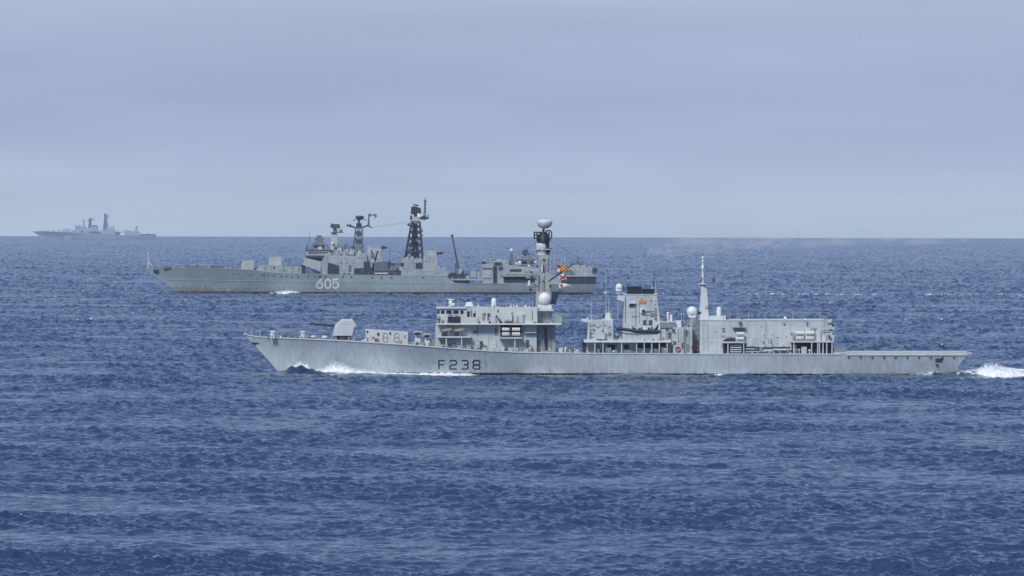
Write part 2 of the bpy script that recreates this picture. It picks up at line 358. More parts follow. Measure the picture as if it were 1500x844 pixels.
class Hull:
    def __init__(s, fr, sheer, stem, stern, Bd, Bw, keel=-4.5, fine_d=.38, fine_w=.5, tail_d=.88, tail_w=.8):
        X, Z = fr.X, fr.Z
        s.f = fr; s.Bd, s.Bw, s.keel = Bd, Bw, keel
        s.sheer = [(X(a), Z(a, b)) for a, b in sheer]
        s.stem = sorted((Z(a, b), X(a)) for a, b in stem); s.stern = sorted((Z(a, b), X(a)) for a, b in stern)
        s.stem = [(keel, s.stem[0][1] + 3)] + s.stem; s.stern = [(keel, s.stern[0][1] - 8)] + s.stern
        s.k = (fine_d, fine_w, tail_d, tail_w)
    def b(s, u, t):
        fd_, fw_, td, tw = s.k
        a = min(u / fd_, 1); fd = (1 - (1 - a) ** 1.9) if u < fd_ else 1 - (1 - td) * ((u - fd_) / (1 - fd_)) ** 2.5
        a = min(u / fw_, 1); fw = math.sin(math.pi / 2 * a) ** 1.25 if u < fw_ else 1 - (1 - tw) * ((u - fw_) / (1 - fw_)) ** 2.2
        D, W = fd * s.Bd, fw * s.Bw
        if t >= 0:
            k = (1 - max(0, 1 - u / .45)) ; e = .9 + .6 * (1 - k)
            return W + (D - W) * t ** e
        return W * (1 + t * .55) if t > -1 else W * .45
    def y(s, x, z):
        xs, xe = interp(s.stem, z), interp(s.stern, z)
        u = min(max((x - xs) / (xe - xs), 0), 1); t = z / max(interp(s.sheer, x), .5)
        return -s.b(u, t)
    def build(s, mat, deckmat, parent, extra=None):
        us = [((i / 90) ** 1.35) for i in range(91)]
        zs = [-1, -.5, 0] + [i / 10 for i in range(1, 11)]
        mb = MB(s.f); P = []
        for u in us:
            row = []
            for t in zs:
                z = t * 4.5 if t < 0 else 0
                x = 0
                for _ in range(8):
                    xs, xe = interp(s.stem, z), interp(s.stern, z); x = xs + u * (xe - xs)
                    z = t * (-s.keel) if t < 0 else t * interp(s.sheer, x)
                row.append((x, s.b(u, t), z))
            P.append(row)
        nz = len(zs); nu = len(us)
        for sg in (-1, 1):
            vs = [Vector((x, sg * b, z)) for row in P for x, b, z in row]
            mb.add(vs, [(i * nz + j, (i + 1) * nz + j, (i + 1) * nz + j + 1, i * nz + j + 1) for i in range(nu - 1) for j in range(nz - 1)], True)
        ll = P[-1]
        mb.add([Vector((x, -b, z)) for x, b, z in ll] + [Vector((x, b, z)) for x, b, z in ll], [(j, nz + j, nz + j + 1, j + 1) for j in range(nz - 1)])
        # remove doubled verts only through normals; keep the shell open below
        me = bpy.data.meshes.new('hull'); me.from_pydata(mb.v, [], mb.fa); me.update()
        me.polygons.foreach_set('use_smooth', mb.sm); me.materials.append(M[mat])
        o = bpy.data.objects.new('hull', me); scene.collection.objects.link(o); o.parent = parent
        d = MB(s.f)
        vs = []
        for row in P:
            x, b, z = row[-1]; vs += [Vector((x, -b, z - .02)), Vector((x, b, z - .02))]
        d.add(vs, [(2 * i, 2 * i + 1, 2 * i + 3, 2 * i + 2) for i in range(nu - 1)])
        d.build('deck', deckmat, parent)
        s.P_ = P
        return o
    def ribbons(s, mb, lines, w, off=.03, gx=0):
        """flat painted strokes following the plating; lines = polylines in u, w in metres"""
        for li, pts in enumerate(lines):
            q = [Vector((s.f.X(a), s.f.Z(a, b))) for a, b in pts]
            # subdivide
            closed = (q[0] - q[-1]).length < .01
            L, Rr = [], []
            for i, p in enumerate(q):
                if closed and i in (0, len(q) - 1): d0, d1 = (q[0] - q[-2]).normalized(), (q[1] - q[0]).normalized()
                else:
                    d1 = (q[i + 1] - p).normalized() if i < len(q) - 1 else None
                    d0 = (p - q[i - 1]).normalized() if i > 0 else d1
                    d1 = d1 or d0
                n0, n1 = Vector((-d0.y, d0.x)), Vector((-d1.y, d1.x)); m = (n0 + n1).normalized()
                k = w / 2 / max(m.dot(n0), .4)
                L.append(p + m * k); Rr.append(p - m * k)
            vs = []
            for a, b in zip(L, Rr):
                for c in (a, b): vs.append(Vector((c.x, s.y(c.x, c.y) - off - li * .006, c.y)))
            mb.add(vs, [(2 * i, 2 * i + 1, 2 * i + 3, 2 * i + 2) for i in range(len(q) - 1)])

# ------------------------------------------------------------------ the sea
D1, D2, D3 = 1497.0, 3022.0, 12000.0
F1 = Frame(D1, 889, 548.5, FPX / D1)
F2 = Frame(D2, 545, 431.8, FPX / D2)
F3 = Frame(D3, 137, 353.0, FPX / D3)

def ocean_tile(L, n, kmin, kmax, wind, wdir, spread, seed, rms, ex=3.75):
    rng = np.random.default_rng(seed)
    k1 = np.fft.fftfreq(n, L / n) * 2 * np.pi
    kx, ky = np.meshgrid(k1, k1, indexing='ij'); k = np.hypot(kx, ky); k[0, 0] = 1
    c = (kx * math.cos(wdir) + ky * math.sin(wdir)) / k
    Lw = wind * wind / 9.81
    ph = np.exp(-1 / (k * Lw) ** 2) / k ** ex * (np.abs(c) ** spread + .05)
    ph *= (k > kmin) * np.exp(-(k / kmax) ** 4)
    ph[0, 0] = 0
    h = (rng.normal(size=(n, n)) + 1j * rng.normal(size=(n, n))) * np.sqrt(ph)
    H = np.fft.ifft2(h).real; s = rms / H.std()
    Dx = np.fft.ifft2(-1j * kx / k * h).real * s; Dy = np.fft.ifft2(-1j * ky / k * h).real * s
    return (H * s).astype(np.float32), Dx.astype(np.float32), Dy.astype(np.float32)
def sample(tile, L, x, y):
    n = tile.shape[0]; fx = (x / L * n) % n; fy = (y / L * n) % n
    i = np.floor(fx).astype(np.int64); j = np.floor(fy).astype(np.int64); a = (fx - i).astype(np.float32); b = (fy - j).astype(np.float32)
    i %= n; j %= n; i2 = (i + 1) % n; j2 = (j + 1) % n
    return (tile[i, j] * (1 - a) * (1 - b) + tile[i2, j] * a * (1 - b) + tile[i, j2] * (1 - a) * b + tile[i2, j2] * a * b)

CHOP = -0.55
WD = math.radians(78)
TA = ocean_tile(613.0, 1024, 2 * np.pi / 70, 2 * np.pi / 5, 8.5, math.radians(58), .8, 3, .145, 3.4)
TB = ocean_tile(149.0, 1024, 2 * np.pi / 7, 2 * np.pi / .4, 8.5, WD, .5, 5, .136, 3.25)
SLOPE_B = TB

def sea_height(x, y):
    """height, horizontal shift and crest measure at world points"""
    ca, sa = math.cos(.5), math.sin(.5)
    xb, yb = x * ca + y * sa, -x * sa + y * ca
    h = sample(TA[0], 613.0, x, y); dx = sample(TA[1], 613.0, x, y); dy = sample(TA[2], 613.0, x, y)
    gn = np.clip((np.hypot(x, y) / 1100) ** .6, 1, 2.3)
    hb = gn * sample(TB[0], 149.0, xb, yb); db = sample(TB[1], 149.0, xb, yb); eb = sample(TB[2], 149.0, xb, yb)
    gx = .92 + .34 * sample(TA[0], 613.0, x * .37 + 90, y * .37 + 33) / .145        # gusts: livelier and calmer patches
    gx = np.clip(gx, .4, 1.6)
    h2 = hb * gx; dbx, dby = (db * ca - eb * sa) * gx, (db * sa + eb * ca) * gx
    return h + h2, dx + dbx, dy + dby, hb * gx / gn, h

def wake_terms(x, y):
    """the ships' own waves and the foam they leave, in world metres"""
    add = np.zeros_like(x); foam = np.zeros_like(x)
    # frigate: bow wave rolling off the near (and far) side, stern wave and wake
    X = x - F1.loc.x; Y = y - F1.loc.y
    x0 = F1.X(409)
    s = X - x0
    for sg in (-1, 1):
        yy = sg * Y
        half = np.interp(X, [F1.X(409), F1.X(480), F1.X(600), F1.X(800), F1.X(1300), F1.X(1400)], [0, 3.4, 6.4, 7.5, 7.2, 6.4])
        off = yy - half
        crest = np.interp(s, [0, 2, 6, 12, 30, 60], [.3, .9, 1.6, 3.6, 8, 15])
        amp = np.interp(s, [-1.5, .8, 2.2, 3.6, 5.5, 8, 11, 16, 26, 60], [0, .5, 1.3, 1.6, 1.1, .45, .45, .35, .15, 0])
        wid = np.interp(s, [0, 10, 60], [.8, 1.5, 4])
        add += amp * np.exp(-((off - crest) / wid) ** 2) * (off > -2)
        foam += np.clip(np.exp(-((off - crest * .8) / (wid * 1.3)) ** 2) * np.interp(s, [7, 9, 16, 30, 45], [0, .8, .9, .35, 0]), 0, 2)
        # thin foam line along the side
        foam += .75 * np.exp(-((off - .7) / .8) ** 2) * ((X > F1.X(470)) & (X < F1.X(1400)))
        # divergent wave train
        add += .22 * np.sin((off - s * .34) * 1.1) * np.exp(-((off - s * .34) / 5) ** 2) * ((s > 20) & (s < 160))
    # hull wave along the side: low amidships, high at the quarter
    side = np.exp(-((np.abs(Y) - 7) / 7) ** 2)
    add += side * np.interp(X, [F1.X(390), F1.X(410), F1.X(560), F1.X(700), F1.X(1000), F1.X(1150), F1.X(1340), F1.X(1380), F1.X(1450), F1.X(1560), F1.X(1700)],
                            [0, .1, -.25, -.05, .0, -.2, .35, .45, .5, .25, 0])
    t = X - F1.X(1398)
    wk = np.exp(-(Y / np.interp(t, [0, 40, 300, 1500], [5, 8, 16, 40])) ** 2) * (t > 0)
    add += wk * np.interp(t, [0, 4, 9, 20, 40], [.1, .4, 1.0, .5, .0])
    foam += wk * np.interp(t, [0, 2, 8, 60, 400, 1500], [.2, .8, 1.5, 1.1, .7, .3])
    # destroyer
    X = x - F2.loc.x; Y = y - F2.loc.y; t = X - F2.X(866)
    half = np.interp(X, [F2.X(256), F2.X(330), F2.X(430), F2.X(866)], [0, 4.5, 8.2, 8.2])
    off = -Y - half
    foam += 1.1 * np.exp(-((off - 3) / 5) ** 2) * np.exp(-((X - F2.X(418)) / 6) ** 2)
    foam += .7 * np.exp(-((off - 2) / 3) ** 2) * np.exp(-((X - F2.X(336)) / 4) ** 2)
    foam += .55 * np.exp(-((off - 1) / 2) ** 2) * ((X > F2.X(280)) & (t < 0))
    wk = np.exp(-(Y / np.interp(t, [0, 60, 1500], [8, 12, 26])) ** 2) * (t > 0)
    foam += wk * np.interp(t, [0, 5, 60, 250, 500, 900], [.6, 1.4, 1.05, .8, .7, .68])
    return add, foam

def build_sea():
    fine = math.radians(4.3); NC = 860
    th = np.linspace(-fine, fine, NC)
    co = [4.6, 5.2, 6.2, 8, 11, 15, 22, 32, 46, 64, 90, 120, 150, 180]
    th = np.concatenate([[-math.radians(c) for c in reversed(co)], th, [math.radians(c) for c in co]])
    rr = [.5, 60, 130, 220, 320, 400, 460, 500, 530, 555, 575, 590, 600.]
    while rr[-1] < 20500: rr.append(rr[-1] + .45 * (rr[-1] / 660) ** 1.22)
    rr = np.array(rr)
    Rm, Tm = np.meshgrid(rr, th, indexing='ij')
    x = (Rm * np.sin(Tm)).ravel(); y = (Rm * np.cos(Tm)).ravel()
    h, dx, dy, hb, ha = sea_height(x, y)
    add, wf = wake_terms(x, y)
    r = np.hypot(x, y)
    crest = np.clip((hb / .136 - 3.5) * 1.3, 0, 1) * np.clip((ha / .145 - .1) * 1.5, 0, 1)
    crest = np.clip(crest, 0, 1)
    foam = np.clip(crest + wf, 0, 2.5).astype(np.float32)
    co_ = np.empty((x.size, 3), np.float32)
    near = np.clip((r - 300) / 200, 0, 1)
    co_[:, 0] = x + dx * CHOP * near; co_[:, 1] = y + dy * CHOP * near
    co_[:, 2] = h + add - r * r / (2 * R_EARTH)
    nr, nt = len(rr), len(th)
    idx = np.arange(nr * nt, dtype=np.int32).reshape(nr, nt)
    q = np.stack([idx[:-1, :-1], idx[1:, :-1], idx[1:, 1:], idx[:-1, 1:]], -1).reshape(-1, 4)[:, ::-1]
    me = bpy.data.meshes.new('sea')
    me.vertices.add(len(co_)); me.vertices.foreach_set('co', co_.ravel())
    me.loops.add(q.size); me.loops.foreach_set('vertex_index', np.ascontiguousarray(q).ravel())
    me.polygons.add(len(q)); me.polygons.foreach_set('loop_start', np.arange(0, q.size, 4, dtype=np.int32))
    me.update(calc_edges=True)
    me.polygons.foreach_set('use_smooth', np.ones(len(q), bool))
    at = me.attributes.new('foam', 'FLOAT', 'POINT'); at.data.foreach_set('value', foam)
    m, t, b = newmat('sea_water'); L = t.links
    b.inputs['IOR'].default_value = 1.333
    geo = N(t, 'ShaderNodeNewGeometry')
    def bumpnoise(scale, dist, strength, prev, detail=3.0, aniso=(1, 1, 1), rot=0):
        mp = N(t, 'ShaderNodeMapping'); mp.inputs['Scale'].default_value = aniso; mp.inputs['Rotation'].default_value = (0, 0, rot)
        L.new(geo.outputs['Position'], mp.inputs[0])
        nn = N(t, 'ShaderNodeTexNoise', i_Scale=scale, i_Detail=detail, i_Roughness=.6); L.new(mp.outputs[0], nn.inputs['Vector'])
        bp = N(t, 'ShaderNodeBump', i_Strength=strength, i_Distance=dist); L.new(nn.outputs['Fac'], bp.inputs['Height'])
        if prev: L.new(prev.outputs[0], bp.inputs['Normal'])
        return bp
    b1 = bumpnoise(1.8, .035, 1.0, None, 4.0, (.75, 1.25, 1), .2)
    b2 = bumpnoise(5.0, .02, 1.0, b1, 3.0, (.8, 1.2, 1), -.3)
    L.new(b2.outputs[0], b.inputs['Normal'])
    # foam
    fa = N(t, 'ShaderNodeAttribute', attribute_name='foam')
    mp = N(t, 'ShaderNodeMapping'); mp.inputs['Scale'].default_value = (1, .5, 1); L.new(geo.outputs['Position'], mp.inputs[0])
    fn = N(t, 'ShaderNodeTexNoise', i_Scale=.9, i_Detail=7.0, i_Roughness=.72); L.new(mp.outputs[0], fn.inputs['Vector'])
    sm = N(t, 'ShaderNodeMath', operation='MULTIPLY_ADD'); L.new(fa.outputs['Fac'], sm.inputs[0]); sm.inputs[1].default_value = .5; L.new(fn.outputs['Fac'], sm.inputs[2])
    fr = N(t, 'ShaderNodeMapRange'); L.new(sm.outputs[0], fr.inputs[0]); fr.clamp = True
    for k, v in zip(('From Min', 'From Max', 'To Min', 'To Max'), (.82, 1.05, 0, 1)): fr.inputs[k].default_value = v
    mx = N(t, 'ShaderNodeMix', data_type='RGBA'); L.new(fr.outputs[0], mx.inputs['Factor'])
    mx.inputs[6].default_value = (.002, .020, .078, 1); mx.inputs[7].default_value = (.82, .85, .88, 1)
    L.new(mx.outputs[2], b.inputs['Base Color'])
    rg = N(t, 'ShaderNodeMapRange'); L.new(fr.outputs[0], rg.inputs[0]); rg.inputs['To Min'].default_value = .06; rg.inputs['To Max'].default_value = .8
    L.new(rg.outputs[0], b.inputs['Roughness'])
    me.materials.append(m)
    o = bpy.data.objects.new('sea', me); scene.collection.objects.link(o); o['kind'] = 'structure'
    return o
build_sea()

hz = MB(F1)
hz.add([Vector((a, b, c)) for c in (-36, 60) for a, b in ((-21000, -21000), (21000, -21000), (21000, 21000), (-21000, 21000))],
       [(3, 2, 1, 0), (4, 5, 6, 7), (0, 1, 5, 4), (1, 2, 6, 5), (2, 3, 7, 6), (3, 0, 4, 7)])
hm = bpy.data.materials.new('sea_haze'); hm.use_nodes = True; ht = hm.node_tree
for n in list(ht.nodes): ht.nodes.remove(n)
ho = N(ht, 'ShaderNodeOutputMaterial'); hv = N(ht, 'ShaderNodeVolumePrincipled')
hv.inputs['Color'].default_value = (.62, .80, 1, 1); hv.inputs['Density'].default_value = HAZE_DENSITY; hv.inputs['Anisotropy'].default_value = .5
ht.links.new(hv.outputs[0], ho.inputs['Volume'])
haze = hz.build('haze', hm); haze['kind'] = 'stuff'; haze['label'] = 'thin pale blue haze over the open sea'

# ------------------------------------------------------------------ the frigate
fg = empty('frigate', F1.loc)
tag(fg, 'light grey frigate marked F238 with white-domed masts, nearest of the three warships', 'warship', 'warships under way')
H1 = Hull(F1,
    sheer=[(357, 490.5), (372, 493), (385, 494.5), (470, 497.5), (540, 501), (600, 505), (650, 509), (700, 512.6), (760, 515.6), (860, 517.2), (1020, 518), (1236, 518.5), (1412, 520)],
    stem=[(357, 490.5), (373, 506), (395, 530), (409, 547), (413, 552)], stern=[(1412, 520), (1404, 532), (1397, 548)],
    Bd=8.0, Bw=7.2, tail_d=.985, tail_w=.86)
H1.build('hull', 'deck', fg)
def part(fr, root, name, mat, fn, label=None):
    m = MB(fr); fn(m); return m.build(name, mat, root, label)
P1 = lambda name, mat, fn, par=None, label=None: part(F1, par or fg, name, mat, fn, label)

def y1(px, py): return H1.y(F1.X(px), F1.Z(px, py))
m = MB(F1)
H1.ribbons(m, [[(643.5, 541), (643.5, 528.2), (652.2, 528.2)], [(644.3, 534.3), (650.8, 534.3)],
    [(659.6, 530.2), (661, 528), (667.8, 528), (669.2, 530), (669.2, 532.6), (667.6, 534.2), (661.2, 535), (659.6, 536.6), (659.6, 540.4), (669.6, 540.4)],
    [(676.6, 528), (684.4, 528), (686, 529.8), (686, 532.4), (684.4, 534.2), (679.6, 534.2)],
    [(684.8, 534.6), (686, 536), (686, 538.8), (684.4, 540.5), (676.6, 540.5)],
    [(694.9, 534.2), (693.4, 532.4), (693.4, 529.8), (694.9, 528), (701.7, 528), (703.2, 529.8), (703.2, 532.4), (701.7, 534.2), (694.9, 534.2)],
    [(694.9, 534.6), (693.4, 536.2), (693.4, 538.8), (694.9, 540.5), (701.7, 540.5), (703.2, 538.8), (703.2, 536.2), (701.7, 534.6), (694.9, 534.6)]], .21)
m.build('pennant_number', 'black', fg, 'black F238 painted on the side')
# light deck edge
def edge(m):
    xs = [357.5 + i * 8 for i in range(110)]
    pts = [(x, interp([(a, b) for a, b in [(357, 490.5), (372, 493), (385, 494.5), (470, 497.5), (540, 501), (600, 505), (650, 509), (700, 512.6), (760, 515.6), (860, 517.2), (1020, 518), (1236, 518.5)]], x)) for x in xs if x < 1236]
    for (a, b), (c, d) in zip(pts, pts[1:]):
        ya, yc = y1(a, b + .3), y1(c, d + .3)
        A = [m.P(a, ya - .09, b + .9), m.P(c, yc - .09, d + .9), m.P(c, yc - .09, d - .7), m.P(a, ya - .09, b - .7)]
        B = [q + Vector((0, .25, 0)) for q in A]
        m.add(A + B, [(0, 1, 2, 3), (7, 6, 5, 4), (3, 2, 6, 7), (0, 4, 5, 1)])
P1('deck_edge', 'light', edge)
P1('bow_bulwark', 'light', lambda m: (m.prism([(357, 488.3), (357.3, 490.5), (366, 493), (375, 494), (366, 491.5)], -.35, .35)))
def anchor(m):
    y = y1(374, 504)
    m.box(371.5, 502.6, 381, 504.6, y - .18, y + .35); m.prism([(368, 501.8), (373, 502.4), (374, 505.6), (370, 505.2)], y - .35, y + .2)
P1('anchor', 'black', anchor)
P1('gun_turret', 'grey', lambda m: (m.prism([(487.3, 492.6), (489, 484), (491.3, 476.5), (500, 468.2), (516, 468.2), (522, 477), (517.5, 492.6)], -1.2, 1.2),
    m.prism([(489.5, 492.4), (492, 480), (501.5, 470.5), (514.5, 470.5), (519.5, 478), (516, 492.4)], -1.75, -1.2), m.prism([(489.5, 492.4), (492, 480), (501.5, 470.5), (514.5, 470.5), (519.5, 478), (516, 492.4)], 1.2, 1.75)))
gt = [o for o in fg.children if o.name.startswith('gun_turret')][0]
P1('gun_barrel', 'black', lambda m: (m.tube((455, 0, 474.9), (491.5, 0, 478.3), .15, .21), m.tube((454, 0, 474.8), (457, 0, 475.1), .17)), gt)
P1('turret_shadow_ring', 'dark', lambda m: (m.lathe((503, 0, 498.6), [(1.45, 0), (1.45, .9)], 20)), gt).name = 'turret_shade_ring'  # base ring in dark paint for the shadow under the turret
def mast_rust(m):
    m.box(491.2, 492.7, 494, 498.4, -1.45, 1.45); m.box(509.5, 492.7, 513, 499, -1.45, 1.45)
P1('gun_support', 'mid', mast_rust)
# vertical launch block and its fittings
vb = P1('missile_silo_block', 'light', lambda m: m.prism([(536.2, 501.2), (536.2, 483), (597.8, 487.2), (597.8, 505)], -3.3, 3.3))
P1('hatch_ring', 'mid', lambda m: [m.tube((cx + a * 3.9 * .8, -3.36, 494.5 + cy), (cx + b * 3.9 * .8, -3.36, 494.5 + dy), .06, n=5) for cx in (565, 581.5)
    for (a, cy, b, dy) in ((-.6, -6, .6, -6), (.6, -6, 1, -3.5), (1, -3.5, 1, 5), (1, 5, .4, 7.2), (.4, 7.2, -.4, 7.2), (-.4, 7.2, -1, 5), (-1, 5, -1, -3.5), (-1, -3.5, -.6, -6), (-.9, 0, .9, 0))], vb)
P1('deck_fitting', 'black', lambda m: (m.box(537.5, 485, 539.5, 487.5, -3.5, -3.3), m.box(553, 488, 556, 491.5, -3.5, -3.3), m.box(546, 494, 548.5, 495.5, -3.5, -3.3), m.box(571, 487, 573, 490, -3.5, -3.3)), vb)
P1('fire_hydrant', 'red', lambda m: (m.box(549.5, 495.8, 554.5, 500, -3.8, -3.3), m.box(538, 495, 539.5, 500, -3.5, -3.3)), vb)
P1('locker_door', 'tan', lambda m: (m.box(592, 491, 594.8, 494.8, -3.42, -3.3), m.box(585, 499, 589, 503, -3.42, -3.3)), vb)
# foredeck fittings
def bollards(m):
    for x, y in ((398, 492.6), (402, 492.6), (441, 493.2), (446, 493.2), (585, 500)):
        m.tube((x, -2.2, y + 4), (x, -2.2, y - 1), .22)
    for x in (400, 444):
        m.lathe((x, 0, 495.5), [(.7, 0), (.45, .4), (.45, .9), (.6, 1.2), (.3, 1.3)])
P1('bollard', 'light', bollards)
P1('windlass', 'dark', lambda m: (m.box(392, 492.2, 405, 495, -1.2, 1.2), m.box(434, 494.4, 449, 497, -1.3, 1.3), m.box(451, 494.6, 461, 497.4, -1.5, 1.5)))
P1('ventilator', 'light', lambda m: (m.ball((459, -1, 494.5), .55, .6, -.6), m.ball((476, -1, 495), .6, .6, -.6), m.ball((398.5, -1, 492), .4)))
def fore_rail(m):
    pts = [(360, 490.5), (372, 493), (385, 494.2), (428, 495.7), (470, 497.2), (488, 498.2)]
    for (a, b), (c, d) in zip(pts, pts[1:]): m.rail([(a, b), (c, d)], y1(a, b + .5) + .25, y2=y1(c, d + .5) + .25, h=1.1, step=2.2)
    pts = [(520, 499.7), (600, 504.6), (640, 508.4)]
    for (a, b), (c, d) in zip(pts, pts[1:]): m.rail([(a, b), (c, d)], y1(a, b + .5) + .25, y2=y1(c, d + .5) + .25, h=1.0, step=2.2)
    for x in (369, 381): m.tube((x, -1.2, 493.5), (x, -1.2, 484), .06, n=5)
P1('foredeck_railing', 'light', fore_rail)
# decoy launchers between the silo and the bridge
for x0, top, wd in ((607.5, 485.5, 10), (621.5, 489, 9)):
    b = P1('decoy_launcher', 'light', lambda m: (m.hip(x0, top + 2, x0 + wd, 505.8, -4.6, -2.6, 2.2, .5), m.box(x0 - 1, top, x0 + wd + 1, top + 2, -4.9, -2.3)))
    P1('launch_tube', 'dark', lambda m: [m.tube((x0 + 1.5 + k * 2.6, -4.8, top + 4.4), (x0 + 2.5 + k * 2.6, -5.3, top + 1.9), .16) for k in range(3)], b)
P1('foredeck_locker', 'mid', lambda m: (m.box(600.5, 500.5, 606, 505.5, -5, -3.5), m.box(618, 501, 622, 507, -5.2, -4), m.box(633, 498, 637, 508.6, -5.2, -3), m.box(628, 502, 632.5, 508, -5.4, -4.2)))
P1('breakwater', 'light', lambda m: (m.prism([(604, 505.5), (610, 499.5), (612, 500), (608, 506)], -5.5, 5.5)))

# bridge superstructure
bs = P1('bridge_block', 'grey', lambda m: (m.prism([(638.8, 474), (637.3, 509.2), (691, 512.2), (786, 516.3), (786, 474)], -5.7, 5.7),
    m.prism([(641.5, 451.8), (640.2, 474), (690, 474), (690, 451.8)], -6.9, 6.9)))
bu = P1('upper_deckhouse', 'light', lambda m: (m.box(690, 450.8, 787, 474, -6.3, 6.3)))
P1('bridge_roof', 'light', lambda m: m.box(639, 450.6, 684, 452.4, -7.2, 7.2), bs)
P1('bridge_window', 'glass', lambda m: [m.box(a, 454.8, b, 459.6, -6.95, -6.9) for a, b in ((641.6, 644.4), (646.5, 651.6), (654.4, 662), (664.4, 672), (675, 679.4))], bs)
P1('bridge_front_window', 'glass', lambda m: [m.box(640.4, 454.8, 641, 459.6, -6.2 + k * 2.1, -4.6 + k * 2.1) for k in range(6)], bs)
P1('deck_ledge', 'white', lambda m: m.box(641, 473.6, 823, 475.6, -7.7, 7.7), bs)
P1('wing_screen', 'navy', lambda m: m.prism([(656, 464), (657.8, 472.2), (674.4, 472.2), (675.4, 464)], -7.75, -7.6), bs)
P1('wing_bulwark', 'light', lambda m: (m.box(646, 464.5, 656, 473.5, -7.6, -7.45), m.box(675.6, 464.5, 700, 473.5, -7.6, -7.45)), bs)
P1('bridge_door', 'black', lambda m: (m.box(684.5, 456, 688.5, 464, -6.98, -6.9), m.box(693.5, 459, 697, 464.5, -6.4, -6.3), m.box(695, 485, 698, 488, -5.85, -5.7)), bs)
P1('wing_fitting', 'mid', lambda m: (m.tube((643, -7.2, 473), (643, -7.2, 466), .25), m.ball((643, -7.2, 466), .45), m.box(647.5, 468, 650, 472, -7.9, -7.5), m.box(658, 460.5, 662, 463.8, -7.3, -7), m.box(667, 461.5, 671, 464, -7.3, -7)), bs)
P1('gun_platform', 'light', lambda m: (m.box(641.3, 492.5, 690.5, 494.6, -7.6, -5.7), m.tube((654.5, -7.3, 494), (654.5, -7.3, 510), .14), m.tube((676.8, -7.3, 494), (676.8, -7.3, 511.6), .14)), bs)
def deckgun(m, x):
    m.prism([(x, 484.2), (x + 1, 482.4), (x + 10, 480.8), (x + 15, 481.5), (x + 15, 483.2), (x + 4, 485.4)], -7.1, -6.4)
for x in (647.5, 665.5):
    g = P1('cannon_cover', 'tan', lambda m: deckgun(m, x))
    P1('cannon_mount', 'black', lambda m: (m.prism([(x - .5, 491), (x + 1.5, 486.4), (x + 7, 486), (x + 8.5, 491.6), (x + 6, 492.4), (x, 492.4)], -7, -6.3), m.tube((x - 3, -6.8, 484.7), (x + 2, -6.8, 484), .05)), g)
P1('platform_rail', 'light', lambda m: (m.rail([(641.5, 492.5), (690, 492.5)], -7.55), m.rail([(700, 473.6), (822, 473.6)], -7.6), m.rail([(733, 494.5), (764, 494.5)], -7.5, .8)), bs)
P1('roof_rail', 'mid', lambda m: (m.rail([(692, 450.8), (786, 450.8)], -6.2, .9, 1.3), m.rail([(641, 450.6), (660, 450.6)], -7, .9, 1.3)), bs)
P1('main_deck_rail', 'light', lambda m: (m.rail([(640, 509), (700, 512.6), (760, 515.6), (860, 517.2)], -7.5, 1.0, 1.9)), fg)
P1('red_rail', 'orange', lambda m: (m.rail([(699.5, 473), (716.5, 473)], -7.4, 1.1, 1.0, .04), m.box(700, 466, 701.5, 472, -7.3, -7.2)), bs)
P1('deck_locker', 'light', lambda m: (m.box(738.5, 460.5, 750.5, 472.8, -7.2, -6.3), m.box(752.5, 462, 758, 472.8, -7.1, -6.3), m.box(759.5, 459.5, 766, 472.8, -7.1, -6.3), m.box(716.8, 464.5, 726, 473, -7.1, -6.3)), bs)
P1('locker_gap', 'dark', lambda m: (m.box(739, 470, 750, 473.2, -7.25, -7.15), m.box(750.6, 457, 751.4, 472, -6.36, -6.3), m.box(709.8, 458.5, 711.4, 461.5, -6.5, -6.3), m.box(728.5, 454, 730.5, 456.5, -6.5, -6.3)), bs).name = 'locker_gap_shade'  # dark strips paint the shade in locker gaps, plus small dark wall fittings
P1('fire_hose', 'black', lambda m: (m.tube((727, -6.5, 462), (730, -6.9, 467.5), .13), m.tube((730, -6.9, 467.5), (736.5, -6.9, 473), .13)), bs)
P1('raft_rack', 'navy', lambda m: (m.box(732.5, 477, 764.5, 493.8, -6.0, -5.7), m.box(747, 477, 749, 493.8, -7.4, -6.0)), bs)
P1('raft_platform', 'light', lambda m: (m.box(731.8, 493.9, 764.8, 496, -7.6, -5.7), m.tube((754.5, -7.2, 496), (754.5, -7.2, 515), .13), m.box(731.8, 476, 732.5, 494, -7.4, -5.7), m.box(768, 486.6, 786, 487.6, -6.6, -5.7)), bs)
P1('doorway', 'dark', lambda m: (m.box(703, 500, 707.5, 512.5, -5.78, -5.7), m.box(658, 503.5, 662, 509, -5.8, -5.7), m.box(664, 502, 668, 504, -5.8, -5.7), m.box(770, 498, 775, 510, -5.8, -5.7)), bs)
P1('wall_panel', 'light', lambda m: (m.box(710, 497, 727, 512.5, -5.8, -5.7), m.box(684, 504, 700, 511, -5.85, -5.7)), bs)
P1('equipment_box', 'dark', lambda m: [m.box(a, b, a + w, b + h, -6.6, -6) for a, b, w, h in ((705.3, 505.5, 2.2, 4), (708.3, 505.7, 1.8, 3), (711.5, 506, 2.4, 3), (741, 509, 3, 4), (658.5, 506, 3, 3), (690, 507, 3, 4.4), (726, 510, 5, 4))], bs)
P1('deck_box', 'light', lambda m: [m.box(a, b, a + w, b + h, -6.9, -6.1) for a, b, w, h in ((707, 509, 25, 4.4), (733, 507.6, 6, 7), (745, 510, 6, 5), (648, 505, 5, 4.6), (671, 506, 4, 5.2), (770, 510.5, 4, 5))], bs)
